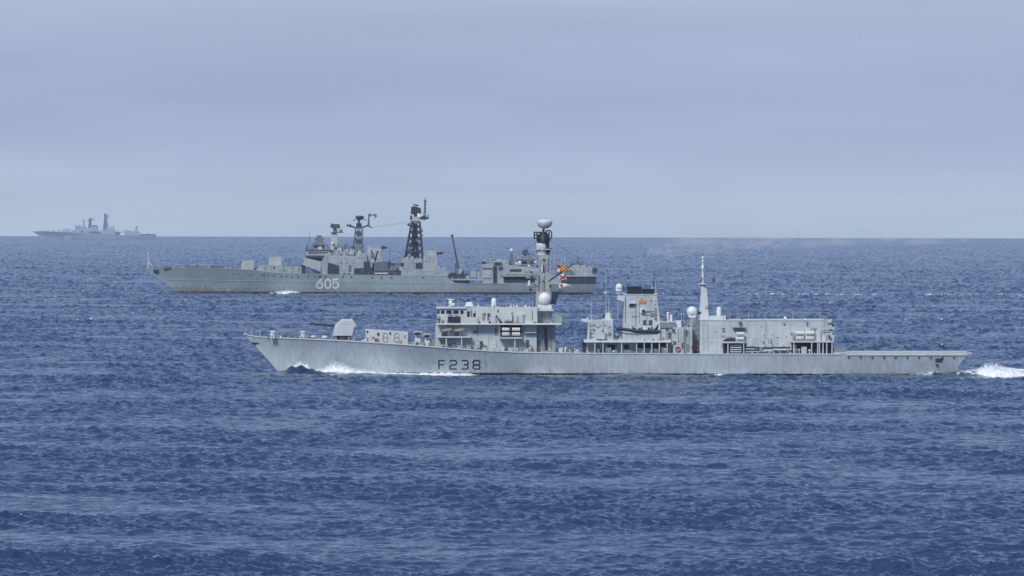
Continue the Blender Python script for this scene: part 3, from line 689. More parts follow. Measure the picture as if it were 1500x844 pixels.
# bridge roof fittings
nr = P1('navigation_radar', 'white', lambda m: (m.box(656, 438.6, 664.5, 439.9, -.3, .3), m.tube((660, 0, 440), (660, 0, 444), .2), m.dome((660, 0, 446.5), .36, .8), m.ball((664.5, -1.5, 446.3), .24)), bs)
P1('radar_tripod', 'grey', lambda m: m.hip(655.5, 445.8, 667, 450.8, -1.2, 1.2, 2.6, .6), bs)
P1('fire_control_director', 'light', lambda m: (m.hip(680.5, 443, 694.5, 450.7, -2.4, .4, 3, .7), m.box(681, 448.8, 695.2, 449.8, -2.6, .5)), bs)
P1('director_camera', 'black', lambda m: (m.ball((686, -1, 440.4), .24), m.tube((686, -1, 443), (686, -1, 440.8), .07)), bs)
P1('satellite_radome', 'white', lambda m: (m.dome((723.5, -2, 450.6), .47, 1.72), m.box(718, 449.7, 728, 450.8, -3, -1)), bs)
P1('whip_aerial', 'light', lambda m: [m.tube((x, y, b), (x + dx, y, t), .035, .015, n=4) for x, y, b, t, dx in
    ((642, -3, 451, 441, 0), (645.5, 2, 451, 443, .4), (650, -4, 451, 442, 0), (652, -2, 451, 440, 0), (671, 0, 451, 428, .3), (748.5, -3, 450.8, 444, 0), (757.5, -3, 450.8, 444, 0), (713, 1, 450.8, 446, 0), (742, 0, 451, 438, 0), (766, 2, 451, 436, .3), (776, -1, 451, 438, 0))], bs)
P1('roof_mushroom_vent', 'light', lambda m: [m.dome((x, -4, 450.9), .24, .5) for x in (748.5, 757.5, 770, 701)], bs)

# foremast
mt = P1('foremast', 'mast', lambda m: (
    m.hip(788.5, 374, 804, 402, -1.1, 1.1, .6, .05), m.hip(785.5, 402, 805, 428, -1.35, 1.35, .6, .1),
    m.hip(784, 428, 809, 474, -1.8, 1.8, 1.5, .4), m.hip(785.5, 475.7, 814, 516.2, -4.2, 2, .6, .2),
    m.prism([(765.5, 398.2), (788, 398.2), (788, 403.5), (779, 402), (766, 400.4)], -.5, .5)))
P1('mast_hatch', 'black', lambda m: [m.prism([(796 - 1.4, y), (796, y - 1.9), (797.4, y), (796, y + 1.1)], -1.5, -1.2) for y in (381.2, 397.4, 412.6)], mt)
P1('mast_hatch', 'black', lambda m: (m.prism([(798, 480), (800.5, 480), (800.2, 490), (801.5, 497), (802, 507), (799.5, 508), (797, 503), (798.6, 494)], -4.5, -4.1)), mt)
P1('radome_gallery', 'light', lambda m: (m.box(783.5, 453, 810, 456, -3.6, 3.2), m.hip(787, 446.6, 809, 453, -3.2, -1, 1.5, .2)), mt)
P1('sphere_radome', 'white', lambda m: m.ball((797.8, -2.6, 438.2), 1.2, 1.0, -.86, 24), mt)
P1('shaded_array_panel', 'navy', lambda m: m.prism([(806, 428), (819.2, 428), (813.8, 447.6), (806, 444.5)], -1.4, .4), mt)  # radar panel in navy, its shadow put into the paint
P1('mast_head_drum', 'light', lambda m: (m.lathe((793.5, 0, 374), [(1.05, 0), (1.0, .8), (1.1, .85), (1.1, 2.1), (.9, 2.3)], 16), m.box(782, 365.6, 808, 366.8, -1.2, 1.2)), mt)
P1('mast_head_frame', 'black', lambda m: (m.lathe((796, 0, 357), [(1.2, 0), (1.15, 1.2), (.9, 1.6), (.6, 2.1)], 12), m.tube((796, 0, 342), (796, 0, 336), .22),
    m.prism([(799, 356), (803.5, 350), (805.5, 371), (803, 375), (800, 368)], -.8, .8), m.box(799.5, 349, 806, 352, -.8, .8), m.prism([(802, 368), (808.5, 364.6), (808.5, 366), (804, 371)], -.5, .5),
    *[m.tube((a, y, b), (c, y, d), .13, n=5) for y in (-.9, .9) for a, b, c, d in ((781.5, 341, 792, 341), (781.5, 349.6, 808, 349.6), (782.5, 341, 782.5, 350), (786.5, 341, 786.5, 350), (792, 340, 792, 349), (781, 345.2, 792, 345.2), (800, 338.5, 800, 349), (800, 338.5, 806, 338.5), (806, 338.5, 808, 342), (808, 342, 807.5, 349), (804, 340, 804, 352), (786, 350, 788, 356), (806, 350, 803, 357))]), mt)
P1('search_radar', 'light', lambda m: m.lathe((797.6, 0, 335.6), [(.3, 0), (.75, .12), (1.15, .42), (1.36, .8), (1.45, 1.15), (1.42, 1.35), (1.3, 1.5), (.9, 1.68), (.4, 1.76), (.1, 1.78)], 24), mt)
P1('radar_cap', 'dark', lambda m: m.box(797.5, 321.2, 800.5, 322.5, -.2, .2), mt)
P1('yardarm', 'mid', lambda m: (m.tube((753, -.9, 388.5), (828, -.9, 388.5), .085, n=6), m.tube((757, 0, 379.6), (789, 0, 380.2), .09, n=6), m.tube((757, 0, 379.6), (766, -.4, 388.5), .06, n=5), m.tube((775, 0, 380), (788, 0, 375), .06, n=5),
    m.tube((804, 0, 384.5), (821, -.4, 388.3), .06, n=5), m.box(770, 419, 788, 420.5, -1.4, .2), m.prism([(768, 423), (771, 421.6), (788, 421.6), (790, 425.5), (776, 425)], -1.2, 0), m.box(770, 407.2, 786, 408.6, -1, .3), m.tube((776, -.6, 407), (776, -.6, 420), .06, n=5))), 
P1('lantern', 'black', lambda m: (m.prism([(774.5, 423.5), (780, 423.5), (777.5, 428.3)], -1.3, -.6), m.box(805, 418, 807.5, 422, -1, 0), m.box(819, 426.6, 825.5, 427.8, -.3, .3)), mt)
P1('small_radome', 'white', lambda m: (m.ball((761.5, -.8, 385.4), .30), m.ball((756.6, -.8, 386.8), .2), m.ball((784.6, -.8, 384.6), .24), m.box(760, 387, 763, 388.4, -1, -.6), m.dome((775.2, -.6, 418.5), .2, .9), m.ball((774.6, -.8, 390.2), .26)), mt)
P1('yard_aerial', 'light', lambda m: [m.tube((x, -.9, b), (x + dx, -.9, t), .04, .03, n=4) for x, b, t, dx in ((822.5, 388.5, 380, 0), (826, 388.5, 377, .6), (818, 388, 383, -1), (768, 380, 374, 0), (772, 380, 371, 0), (764, 380, 375, 0), (806, 430, 345, 0), (812, 388, 372, 0), (753, 388.5, 384, 0))], mt)
P1('gaff', 'black', lambda m: (m.tube((805, 0, 412), (839, 0, 388), .16, .12, n=6), m.tube((817, -.1, 398), (817.5, -.1, 404), .07, n=4)), mt)
P1('mast_stay', 'dark', lambda m: [m.tube(a, b, .022, n=3) for a, b in (((820, 0, 428), (819, -.9, 388.5)), ((839, 0, 388), (860, 0, 468)), ((753, -.9, 388.5), (735, -3, 451)))], mt)
P1('mast_platform', 'mid', lambda m: (m.box(806, 473.8, 823, 475.4, -6, 4), m.hip(812, 463, 822, 473.6, -6, -3, 1, .3)), mt)
P1('signal_lamp', 'tan', lambda m: m.prism([(817.5, 464), (822, 463), (823.5, 470), (820, 473)], -6.3, -5.6), mt)
P1('mast_louvre', 'mid', lambda m: (m.box(787.5, 500, 793, 506, -4.3, -4.15), m.box(803, 500, 808, 507, -4.3, -4.15), m.box(789, 481, 791, 489, -4.2, -4.0)), mt)

# waist
P1('waist_locker', 'light', lambda m: (m.hip(818, 509.5, 825, 516.6, -5, -3, .6, .2), m.hip(826, 508, 832, 516.8, -5.5, -3.5, 1.4, .3), m.box(833, 512, 836, 516.8, -5, -4), m.box(841, 514, 850, 517, -4.5, -3)))
P1('waist_davit', 'mid', lambda m: (m.tube((829, -5.5, 516), (831, -6, 505), .09, n=5), m.tube((813, -6, 515), (813, -6, 506), .07, n=5), m.tube((838, -5.5, 516.5), (838, -5.5, 509), .06, n=5)))

# after superstructure with the funnel
as_ = P1('after_block', 'grey', lambda m: (m.box(859, 499, 992, 517.4, -5.6, 5.6), m.prism([(861.5, 469.6), (860, 499), (897.5, 499), (897.5, 469.6)], -6.2, 6.2),
    m.box(985, 479.5, 1002.2, 517.5, -6.6, 6.6), m.box(1003.6, 479.5, 1013, 517.5, -6.4, 6.4), m.box(966, 480, 985, 499, -5.8, 5.8)))
P1('boat_deck', 'white', lambda m: m.box(855, 498.8, 982, 501.4, -7.8, 7.8), as_)
for x in (871, 883, 910, 932, 943, 954, 965, 976.5):
    P1('deck_post', 'light', lambda m: m.tube((x, -7.5, 501.4), (x, -7.5, 517.4), .12, n=6), as_)
P1('wall_recess_shade', 'navy', lambda m: (m.box(932, 502.5, 964, 510, -5.7, -5.6), m.box(914, 505, 921, 511, -5.7, -5.6), m.box(890, 505, 901, 513, -5.7, -5.6), m.box(966, 502, 974, 508, -5.75, -5.6)), as_)  # navy plates on the wall paint the shade of recesses below the boat deck
P1('alcove_clutter', 'mid', lambda m: [m.box(a, b, a + w, 517, -6.8, -5.9) for a, b, w in ((873, 511, 5), (886, 509, 9), (899, 512, 5), (912, 513, 14), (935, 512, 12), (951, 513, 6), (959, 511.5, 4), (968, 509, 5), (978, 505, 3))], as_)
P1('alcove_fitting', 'red', lambda m: m.box(979, 510, 981.5, 514.5, -6.9, -6.6), as_)
P1('end_ladder', 'black', lambda m: (m.rail([(852, 517), (859, 517)], -5, 2.6, .35, .05, 6), m.box(853.5, 500, 858, 516.8, -4.2, -2)), as_)
P1('block_piping', 'mid', lambda m: ([m.tube((a, -6.35, b), (c, -6.35, d), .05, n=4) for a, b, c, d in ((864, 477, 870, 476), (870, 476, 875, 480), (875, 480, 880, 476.5), (864, 483, 871, 482), (864, 488, 871, 488), (864, 493, 870, 493), (863.8, 472, 863.8, 498), (889, 480, 894, 478), (873, 486, 878, 492))],
    m.box(868, 481.5, 871, 484, -6.5, -6.2), m.box(890, 486.5, 894, 489.5, -6.6, -6.2), m.box(883, 488, 888, 491, -6.6, -6.2)), as_)
P1('crane_drum', 'light', lambda m: (m.prism([(872, 488), (875, 484), (881, 485), (886, 491), (885, 497), (873, 496)], -7.3, -6.2),), as_)
P1('satellite_dish', 'light', lambda m: (m.prism([(851, 467), (861, 467.6), (862.5, 472.5), (857, 472.4), (852, 471)], -4, -2), m.ball((860.5, -3, 467.3), .22)), as_)
P1('squat_radome', 'light', lambda m: (m.lathe((891, -2, 469.4), [(.75, 0), (.75, .25), (.62, .4), (.58, 1.0), (.35, 1.35), (.05, 1.4)]), m.box(885, 468, 898, 469.6, -4, 0)), as_)
P1('whip_aerial', 'white', lambda m: [m.tube((x, y, b), (x + dx, y, t), .045, .02, n=4) for x, y, b, t, dx in ((887.6, -3, 469, 395, -.4), (892, 0, 462, 437, 0), (955, 0, 424, 394, -1.3), (961, 0, 432, 412, -.8), (866, -2, 469, 440, 0), (998, 0, 471, 455, 0))], as_)
# funnel
fn = P1('funnel', 'grey', lambda m: m.prism([(914.8, 432), (911, 499), (967.5, 499), (966.8, 474), (961.8, 432)], -2.9, 2.9))
P1('exhaust_uptake', 'black', lambda m: (m.box(918.5, 420.3, 939.6, 432, -2.3, 2.3), m.box(940.6, 424, 958, 432, -2.2, 2.2), m.box(917.8, 421.5, 940.2, 422.6, -2.4, 2.4), m.box(940.5, 425, 958.6, 426, -2.35, 2.35)), fn)
P1('uptake_rim', 'light', lambda m: m.box(914, 431.4, 962.3, 432.6, -3, 3), fn)
P1('radome_bracket', 'light', lambda m: (m.prism([(904, 434.8), (915.5, 433), (915, 442), (910, 441.5), (904, 439.6)], -1, 1), m.tube((906.8, 0, 435), (906.8, 0, 427), .12), m.box(903.4, 427, 910.4, 427.8, -.5, .5)), fn)
P1('sphere_radome', 'white', lambda m: m.dome((906.8, 0, 427.2), .66, 1.42), fn)
P1('radome_emblem', 'tan', lambda m: m.box(904.8, 422, 909.2, 423.6, -.69, -.6), fn)
P1('funnel_vent', 'black', lambda m: (m.prism([(922.5, 445.2), (930, 445.2), (929, 449), (921, 449)], -3.3, -2.9),), fn)
P1('vent_hood', 'light', lambda m: (m.box(922, 443.5, 931, 445.4, -3.5, -2.9), m.box(924, 435.5, 928, 437, -3.0, -2.9)), fn)
P1('funnel_nameplate', 'orange', lambda m: m.box(935.3, 440.8, 946, 445.2, -3.03, -2.9), fn)
P1('searchlight', 'white', lambda m: (m.tube((940.2, -3.4, 455.8), (940.2, -2.9, 455.8), .46, .46, 14),), fn)
P1('searchlight_lens', 'black', lambda m: (m.box(940, 454, 944, 458.6, -3.5, -3.41),), fn)
P1('funnel_louvre', 'dark', lambda m: [m.box(a, 469.5 + k * 1.5, a + 5.2, 470.4 + k * 1.5, -3.0, -2.9) for a in (941.5, 950) for k in range(5)], fn)
P1('funnel_plumbing', 'mid', lambda m: ([m.tube((a, -3, b), (c, -3, d), .05, n=4) for a, b, c, d in ((944, 456, 958, 456), (936, 446, 936, 474), (947, 456, 947, 470), (958, 450, 960, 470), (930.5, 449, 930.5, 478), (941, 462, 962, 462))], m.box(952, 458, 956, 463, -3.2, -2.9), m.box(957.4, 459, 960, 467, -3.2, -2.9)), fn)
P1('funnel_ladder', 'tan', lambda m: ([m.tube((959 + .08 * k, -3, 452 + k * 2), (962 + .08 * k, -3, 452 + k * 2), .05, n=4) for k in range(10)], m.box(959, 465.5, 961.2, 467.5, -3.15, -2.95), m.box(959, 440, 961, 441, -3.1, -2.9)), fn)
# block abaft the funnel
P1('decoy_mount', 'light', lambda m: (m.box(967, 471, 987.5, 472.6, -6.2, -2), m.hip(988, 470, 998, 479.5, -5, -1, 1, .3)), as_)
P1('canvas_screen', 'mid', lambda m: m.prism([(968, 472.7), (986.8, 472.7), (986.8, 480.2), (966.2, 480.2)], -6.1, -5.8), as_)
P1('small_radome', 'white', lambda m: (m.dome((982.6, -4, 471), .26, 1.1), m.ball((982.6, -4, 463), .3, .7), m.tube((977.5, -4, 471), (977.5, -4, 460), .2), m.ball((977.8, -4, 459.5), .25)), as_)
P1('deck_machinery', 'dark', lambda m: (m.box(971, 464.5, 975.5, 470.8, -4.5, -3.5), m.box(997.4, 471, 1000.6, 479.3, -5, -3.6), m.prism([(1006, 479.3), (1008, 475), (1011, 479.3)], -4, -3), m.box(975, 481, 978.5, 485, -5.95, -5.8), m.box(983.8, 482, 987.6, 487.5, -6.68, -6.6), m.box(986, 500, 989.6, 504.6, -6.7, -6.6), m.box(1003, 483, 1005.6, 492, -6.6, -6.4), m.box(997.6, 502, 1001, 510, -6.72, -6.6)), as_)
P1('boat_deck_rail', 'light', lambda m: (m.rail([(898, 498.8), (982, 498.8)], -7.7), m.rail([(968, 471), (987, 471)], -6, .8)), as_)
P1('ladder', 'light', lambda m: (m.rail([(1001, 516), (1003.5, 516)], -6.8, 4.6, .3, .05, 10)), as_)

# big sphere dome and its stand
P1('dome_stand', 'mid', lambda m: (m.lathe((1014, -2, 517), [(1.2, 0), (1.1, 5.2), (.7, 5.8), (.6, 6.6)], 12), m.prism([(1013.2, 472), (1023.5, 470), (1023.5, 517.5), (1013.2, 517.5)], -3, 3)))
P1('sphere_radome', 'white', lambda m: (m.ball((1013.3, -2, 457), .98, 1.0, -.9, 24), m.hip(1008.8, 461.6, 1018, 466, -2.6, -1.4, -1.2, 0)))
P1('netting', 'u_mid', lambda m: [m.tube((1013.4, -3.3, 478 + k * 9), (1023.4, -3.3, 470 + k * 9), .05, n=4) for k in range(6)]).name = 'rigging_net'

# aft mast
am = P1('aft_mast', 'light', lambda m: (m.hip(1023.8, 423, 1038.4, 469.3, -1.2, 1.2, 3.2, .5), m.box(1022, 416, 1034, 417.4, -.9, .9), m.hip(1025.8, 417, 1032, 423.5, -.5, .5, .8, .1)))
P1('pole_mast', 'white', lambda m: m.lathe((1029.3, 0, 416.5), [(.22, 0), (.2, 1), (.28, 1.2), (.2, 1.6), (.14, 2.2), (.14, 2.6), (.3, 2.8), (.3, 3.3), (.12, 3.5), (.12, 4.0), (.2, 4.1), (.2, 4.4), (.09, 4.5), (.28, 4.7), (.26, 5.0), (.07, 5.2)], 10), am)
P1('mast_light', 'red', lambda m: (m.box(1028.4, 371.5, 1030.4, 375, -.12, .12),), am)
P1('radar_arm', 'mid', lambda m: (m.tube((1031, 0, 420.5), (1045, 0, 411), .1, n=6), m.tube((1026.5, 0, 420), (1026.3, 0, 407), .1, n=5), m.tube((1033, 0, 416), (1033, 0, 408), .08, n=5), m.tube((1036, 0, 416), (1040, 0, 394), .03, n=3), m.box(1023, 406, 1028, 411, -.5, .5)), am)
P1('arm_sphere', 'dark', lambda m: m.ball((1045.5, 0, 410), .32), am)
P1('mast_box', 'tan', lambda m: (m.box(1033.2, 449, 1036.8, 451.6, -1.3, .5), m.box(1034.5, 432, 1036, 436, -.6, .2)), am)
P1('mast_port', 'black', lambda m: m.ball((1024.8, -1, 459), .3), am)
# hangar
hg = P1('hangar', 'grey', lambda m: (m.box(1024, 469.2, 1217, 517.9, -6.5, 6.5), m.box(1038.5, 463.2, 1062.8, 469.2, -3, 3)), label='large box hangar with flat pale sides')
P1('hangar_roof_edge', 'light', lambda m: m.box(1023.4, 468.4, 1217.6, 469.8, -6.6, 6.6), hg)
P1('satellite_radome', 'white', lambda m: (m.dome((1053, -1, 463.2), .44, 1.7), m.dome((1149.6, -3, 469), .3, .62)), hg)
P1('roof_vent', 'dark', lambda m: (m.box(1062.8, 464.5, 1065.8, 468.8, -2, 1), m.hip(1205, 466, 1215, 469, -5, -3, 2, .2)), hg)
P1('whip_aerial', 'mid', lambda m: [m.tube((x, -4, 468.8), (x, -4, t), .03, n=4) for x, t in ((1066, 460), (1070, 457), (1074, 459), (1078, 455), (1082, 458), (1087, 459), (1173, 456), (1176, 458), (1181.5, 457), (1109, 464), (1140, 463))], hg)
def platform(x0, x1, yt, posts, name='raft_platform'):
    return P1(name, 'light', lambda m: (m.box(x0, yt, x1, yt + 2.4, -8.0, -6.5), [m.tube((x, -7.8, yt + 2), (x, -7.8, 518), .13, n=6) for x in posts]), hg)
platform(1056.5, 1089.2, 500, (1065, 1088))
platform(1156, 1219, 499, (1161, 1187, 1195.8, 1198.4, 1203.6, 1209, 1216.6))
P1('wall_recess_shade', 'navy', lambda m: (m.box(1058, 503, 1092, 517.4, -6.6, -6.5), m.box(1158, 502, 1218, 517.4, -6.6, -6.5), m.box(1089.4, 508, 1111, 513.5, -6.62, -6.5)), hg)  # navy plates paint shade under and beside the raft platforms
P1('stowage_slat', 'light', lambda m: [m.box(1068.4, 504.6 + k * 3.2, 1085, 506.3 + k * 3.2, -7.4, -6.7) for k in range(4)], hg)
P1('stowed_fender', 'black', lambda m: (m.ball((1064, -7.2, 498), .42), m.ball((1068.5, -7.2, 497.6), .5), m.ball((1073, -7.2, 498), .48), m.box(1058, 497.8, 1062, 499.9, -7.6, -6.9)), hg)
P1('high_shelf', 'mid', lambda m: (m.box(1071.6, 479, 1090.6, 480.6, -7.4, -6.5), m.prism([(1073, 480.6), (1089, 480.6), (1086, 486), (1076, 486)], -6.75, -6.5), m.tube((1082.5, -7, 479), (1082.5, -7, 471), .14), m.ball((1082.5, -7, 472), .34)), hg)
P1('wall_fitting', 'mid', lambda m: [m.box(a, b, a + w, b + h, -6.75, -6.5) for a, b, w, h in ((1056.5, 479.8, 3.6, 1.6), (1056.8, 483.4, 3.6, 1.8), (1057, 491, 2, 1.6), (1056, 505, 4, 3), (1115, 499.5, 3, 2.6), (1124, 496.5, 4.6, 7), (1146, 473, 2, 2.4), (1190.5, 481.5, 2.4, 2), (1156.5, 487, 3, 3), (1113, 505, 5, 2.4), (1136, 503, 4, 3))], hg)
P1('wall_cabinet', 'light', lambda m: [m.box(a, b, a + w, b + h, -7.0, -6.5) for a, b, w, h in ((1112, 503.5, 6.5, 5), (1120, 503, 9, 5.5), (1136, 504.5, 10, 4), (1107, 512, 6, 6), (1124.5, 497.4, 3.6, 2.4), (1124.5, 500.4, 3.6, 2), (1190, 488, 10, 11), (1202, 492, 6, 7), (1160, 505, 5, 12.6), (1172, 507, 8, 10.6))], hg)
P1('torpedo_tube', 'black', lambda m: (m.tube((1120, -7.2, 509.6), (1127.5, -7.2, 509.8), .22), m.tube((1129, -7.2, 509), (1156, -7.2, 509), .14), m.tube((1090, -7.3, 508.8), (1102, -7.3, 508.6), .16), m.tube((1102, -7.3, 508.6), (1111, -7.3, 510.8), .16), m.tube((1090, -7.3, 512.8), (1110, -7.3, 512.8), .14), m.tube((1110, -7.3, 516), (1120, -7.3, 516), .1), m.tube((1142, -7.3, 514.6), (1160, -7.3, 513.8), .13)), hg)
P1('torpedo_rack', 'white', lambda m: (m.tube((1090, -7.2, 510.8), (1112, -7.2, 511.2), .12), m.tube((1090, -7.2, 515), (1112, -7.2, 515), .12), m.box(1119, 511.6, 1130, 514, -7.4, -6.9), m.box(1132, 510.8, 1150, 513, -7.3, -6.9)), hg)
P1('raft_cradle', 'tan', lambda m: (m.box(1158.5, 487, 1161.6, 498.8, -7.4, -7), m.box(1191, 486, 1192, 498.8, -7.4, -7.1)), hg)
P1('flight_deck_gear', 'dark', lambda m: (m.box(1213, 494, 1215.8, 498.5, -7.6, -6.9), m.box(1216.8, 476, 1220, 478.4, -5, -3), m.ball((1217.6, -6.6, 475), .25), m.tube((1199, -6.9, 487), (1202, -6.9, 484.5), .06, n=4), m.tube((1202, -6.9, 484.5), (1213, -6.9, 484), .07, n=4), m.tube((1177.5, -6.8, 470), (1181.5, -6.8, 477), .07, n=4), m.tube((1181.5, -6.8, 470), (1180, -6.8, 477), .07, n=4), m.box(1204.5, 512, 1208, 517.5, -7.2, -6.8), m.box(1210.5, 491, 1214, 493.5, -7.2, -6.6)), hg)
P1('control_booth', 'light', lambda m: (m.prism([(1212, 478.8), (1221.4, 479.4), (1220, 482.6), (1212, 482)], -7, -3), m.box(1217, 491, 1220, 499, -6.6, 6), m.box(1210, 469.5, 1216, 473, -6.9, -6.5)), hg)
P1('hangar_rail', 'light', lambda m: (m.rail([(1057, 500), (1076, 500)], -7.9, .9), m.rail([(1158, 499), (1218, 499)], -7.9, .9), m.rail([(1092, 518), (1156, 518)], -7.6, 1.0)), hg)
# flight deck
P1('net_frame', 'light', lambda m: (m.prism([(1238, 515.9), (1421, 515.9), (1419, 517.8), (1406, 520.4), (1238, 520.4)], -8.02, -7.5), m.prism([(1238, 515.9), (1421, 515.9), (1419, 517.8), (1406, 520.4), (1238, 520.4)], 7.5, 8.02), m.box(1219, 515.9, 1405, 518, -7.5, 7.5)))
P1('net_bracket', 'mid', lambda m: [m.prism([(x - 2, 519.8), (x + 2, 519.8), (x + 1, 522.4), (x - 1, 522.4)], -8.2, -7.9) for x in range(1240, 1400, 17)])
P1('quarterdeck_box', 'mid', lambda m: m.box(1219.6, 509.6, 1237.6, 518.3, -7.2, -4))
P1('net_rail', 'light', lambda m: (m.rail([(1240, 515.9), (1415, 515.9)], -8.2, .35, 2.2)))
def port(m):
    y = y1(1373, 526)
    m.prism([(1367, 523.4), (1379, 523.4), (1376.6, 529.2), (1367.4, 529)], y - .06, y + .5); m.prism([(1367.6, 532.6), (1371.2, 533), (1370.4, 535), (1368, 534.8)], y - .02, y + .5)
P1('mooring_port', 'navy', port)
def streaks(m):
    for a, b, c in ((493, 499, 530), (1308, 519, 547), (712, 514, 545), (1146, 519, 548)):
        ya, yb = y1(a, b), y1(a, c)
        m.add([m.P(a - .3, y1(a, b + (c - b) * k / 8) - .02, b + (c - b) * k / 8) for k in range(9)] + [m.P(a + .3, y1(a, b + (c - b) * k / 8) - .02, b + (c - b) * k / 8) for k in range(9)], [(k, k + 1, k + 10, k + 9) for k in range(8)])
P1('drain_stain', 'tan', streaks)

def clutter(fr, root, runs, mats, seed, prefix, hmax, par=None):
    """lockers, vents, reels and pipes standing along a deck line; each its own part"""
    rnd = random.Random(seed)
    for x0, x1, yb0, yb1, y, n in runs:
        for k in range(n):
            x = x0 + (x1 - x0) * (k + rnd.random()) / n; yb = yb0 + (yb1 - yb0) * (x - x0) / (x1 - x0)
            w = rnd.uniform(.9, 2.6) * (1 if fr is F1 else .9); h = rnd.uniform(.25, 1) * hmax; yy = y - rnd.random() * .5; mt_ = rnd.choice(mats); kd = rnd.random()
            if kd < .35: part(fr, root, prefix + '_locker', mt_, lambda m: m.box(x, yb - h * .6, x + w, yb, yy, yy + .7))
            elif kd < .55: part(fr, root, prefix + '_vent', mt_, lambda m: (m.tube((x, yy, yb), (x, yy, yb - h * .7), .11), m.ball((x, yy, yb - h * .8), .24)))
            elif kd < .75: part(fr, root, prefix + '_post', mt_, lambda m: (m.tube((x, yy, yb), (x, yy, yb - h * 1.2), .06, n=5), m.box(x - .7, yb - h * 1.2, x + .7, yb - h * .95, yy - .1, yy + .1)))
            elif kd < .9: part(fr, root, prefix + '_reel', mt_, lambda m: m.tube((x, yy - .3, yb - h * .35), (x, yy + .3, yb - h * .35), h * .33 / fr.S, n=10))
            else: part(fr, root, prefix + '_hatch', mt_, lambda m: m.hip(x, yb - h * .5, x + w, yb, yy, yy + .8, w * .2, .15))
def wallbits(fr, root, runs, mats, seed, name):
    """pipes, junction boxes and vents on a wall"""
    rnd = random.Random(seed)
    for x0, x1, t, b, y, n in runs:
        for k in range(n):
            x = x0 + (x1 - x0) * (k + rnd.random()) / n; z = rnd.uniform(t, b); mt_ = rnd.choice(mats); q = rnd.random()
            if q < .4: part(fr, root, name + '_box', mt_, lambda m: m.box(x, z, x + rnd.uniform(.8, 2), z + rnd.uniform(.8, 2), y - .2, y))
            elif q < .7: part(fr, root, name + '_pipe', mt_, lambda m: m.tube((x, y - .08, t), (x, y - .08, b), .05, n=4))
            elif q < .85: part(fr, root, name + '_conduit', mt_, lambda m: m.tube((x, y - .08, z), (min(x + rnd.uniform(3, 9), x1), y - .08, z), .045, n=4))
            else: part(fr, root, name + '_door', mt_, lambda m: m.box(x, b - 11, x + 4.2, b - .5, y - .05, y) if b - t > 13 else m.box(x, z, x + 2, z + 1.2, y - .1, y))
G1 = ['light', 'mid', 'dark', 'light', 'white', 'mid']
clutter(F1, fg, [(392, 470, 494.4, 497.2, -1.5, 9), (524, 536, 500, 501, -3, 2), (600, 640, 504.6, 508.4, -4.5, 12), (644, 690, 509.4, 512, -6.6, 9), (700, 784, 512.6, 516, -6.8, 16), (815, 856, 516.6, 517.2, -6, 9), (1092, 1156, 518, 518, -7.2, 14), (1159, 1215, 518, 518, -7, 8), (862, 980, 517.4, 517.4, -6.6, 14)], G1, 31, 'deck', 7)
clutter(F1, fg, [(691, 786, 450.8, 450.8, -4, 10), (642, 684, 450.6, 450.6, -5, 5), (692, 815, 473.4, 473.4, -7.2, 12), (863, 884, 469.4, 469.4, -4, 3), (900, 980, 498.7, 498.7, -6.2, 9), (968, 1012, 479.4, 479.4, -5, 6), (1066, 1210, 469.0, 469.0, -5, 9)], G1, 32, 'roof', 4.5)
wallbits(F1, fg, [(692, 784, 455, 470, -6.3, 12), (642, 784, 478, 492, -5.7, 12), (698, 784, 494, 512, -5.7, 14), (640, 690, 496, 509, -5.7, 6), (862, 896, 471, 497, -6.2, 9), (914, 962, 434, 474, -2.9, 9), (862, 930, 502, 516, -5.6, 9), (968, 984, 484, 498, -5.8, 4), (986, 1001, 482, 515, -6.6, 7), (1004, 1012, 482, 515, -6.4, 4)], ['light', 'mid', 'dark', 'mid'], 33, 'wall')
wallbits(F1, fg, [(1092, 1156, 490, 506, -6.5, 6), (1026, 1056, 473, 514, -6.5, 5), (1092, 1215, 472, 484, -6.5, 5)], ['light', 'light', 'mid'], 34, 'hangar')
wallbits(F1, fg, [(789.5, 803, 379, 400, -1.12, 9), (787, 804, 403, 427, -1.36, 9), (787, 808, 457, 472, -1.8, 6), (788, 811, 478, 514, -4.15, 10)], ['mid', 'dark', 'light'], 35, 'mast')
clutter(F1, fg, [(783, 809, 453, 453, -3.2, 4), (783, 806, 365.4, 365.4, -.9, 4), (770, 787, 419, 419, -1.1, 3), (766, 786, 398, 398, -.5, 4), (770, 785, 407, 407, -.8, 3)], G1, 36, 'mast', 3.4)

P1('rigging_wire', 'dark', lambda m: m.tube((790, 0, 352), (662, -1, 444), .03, n=3))
P1('rigging_wire', 'dark', lambda m: m.tube((1030, 0, 390), (1208, -2, 468), .03, n=3))
P1('rigging_wire', 'dark', lambda m: m.tube((1028, 0, 400), (958, 0, 424), .03, n=3))
P1('rigging_wire', 'dark', lambda m: m.tube((804, 0, 352), (918, 0, 424), .03, n=3))
for x, b_, t_ in ((905, 469, 440), (1001, 479, 458), (1018, 470, 452), (1096, 468, 455), (1120, 468, 459), (1160, 468, 457), (1200, 468, 458), (700, 450, 438), (730, 450, 440), (780, 450, 436), (816, 473, 458), (640, 450, 440)):
    P1('whip_aerial', 'light', lambda m: m.tube((x, -3, b_), (x + .4, -3, t_), .045, .025, n=4))
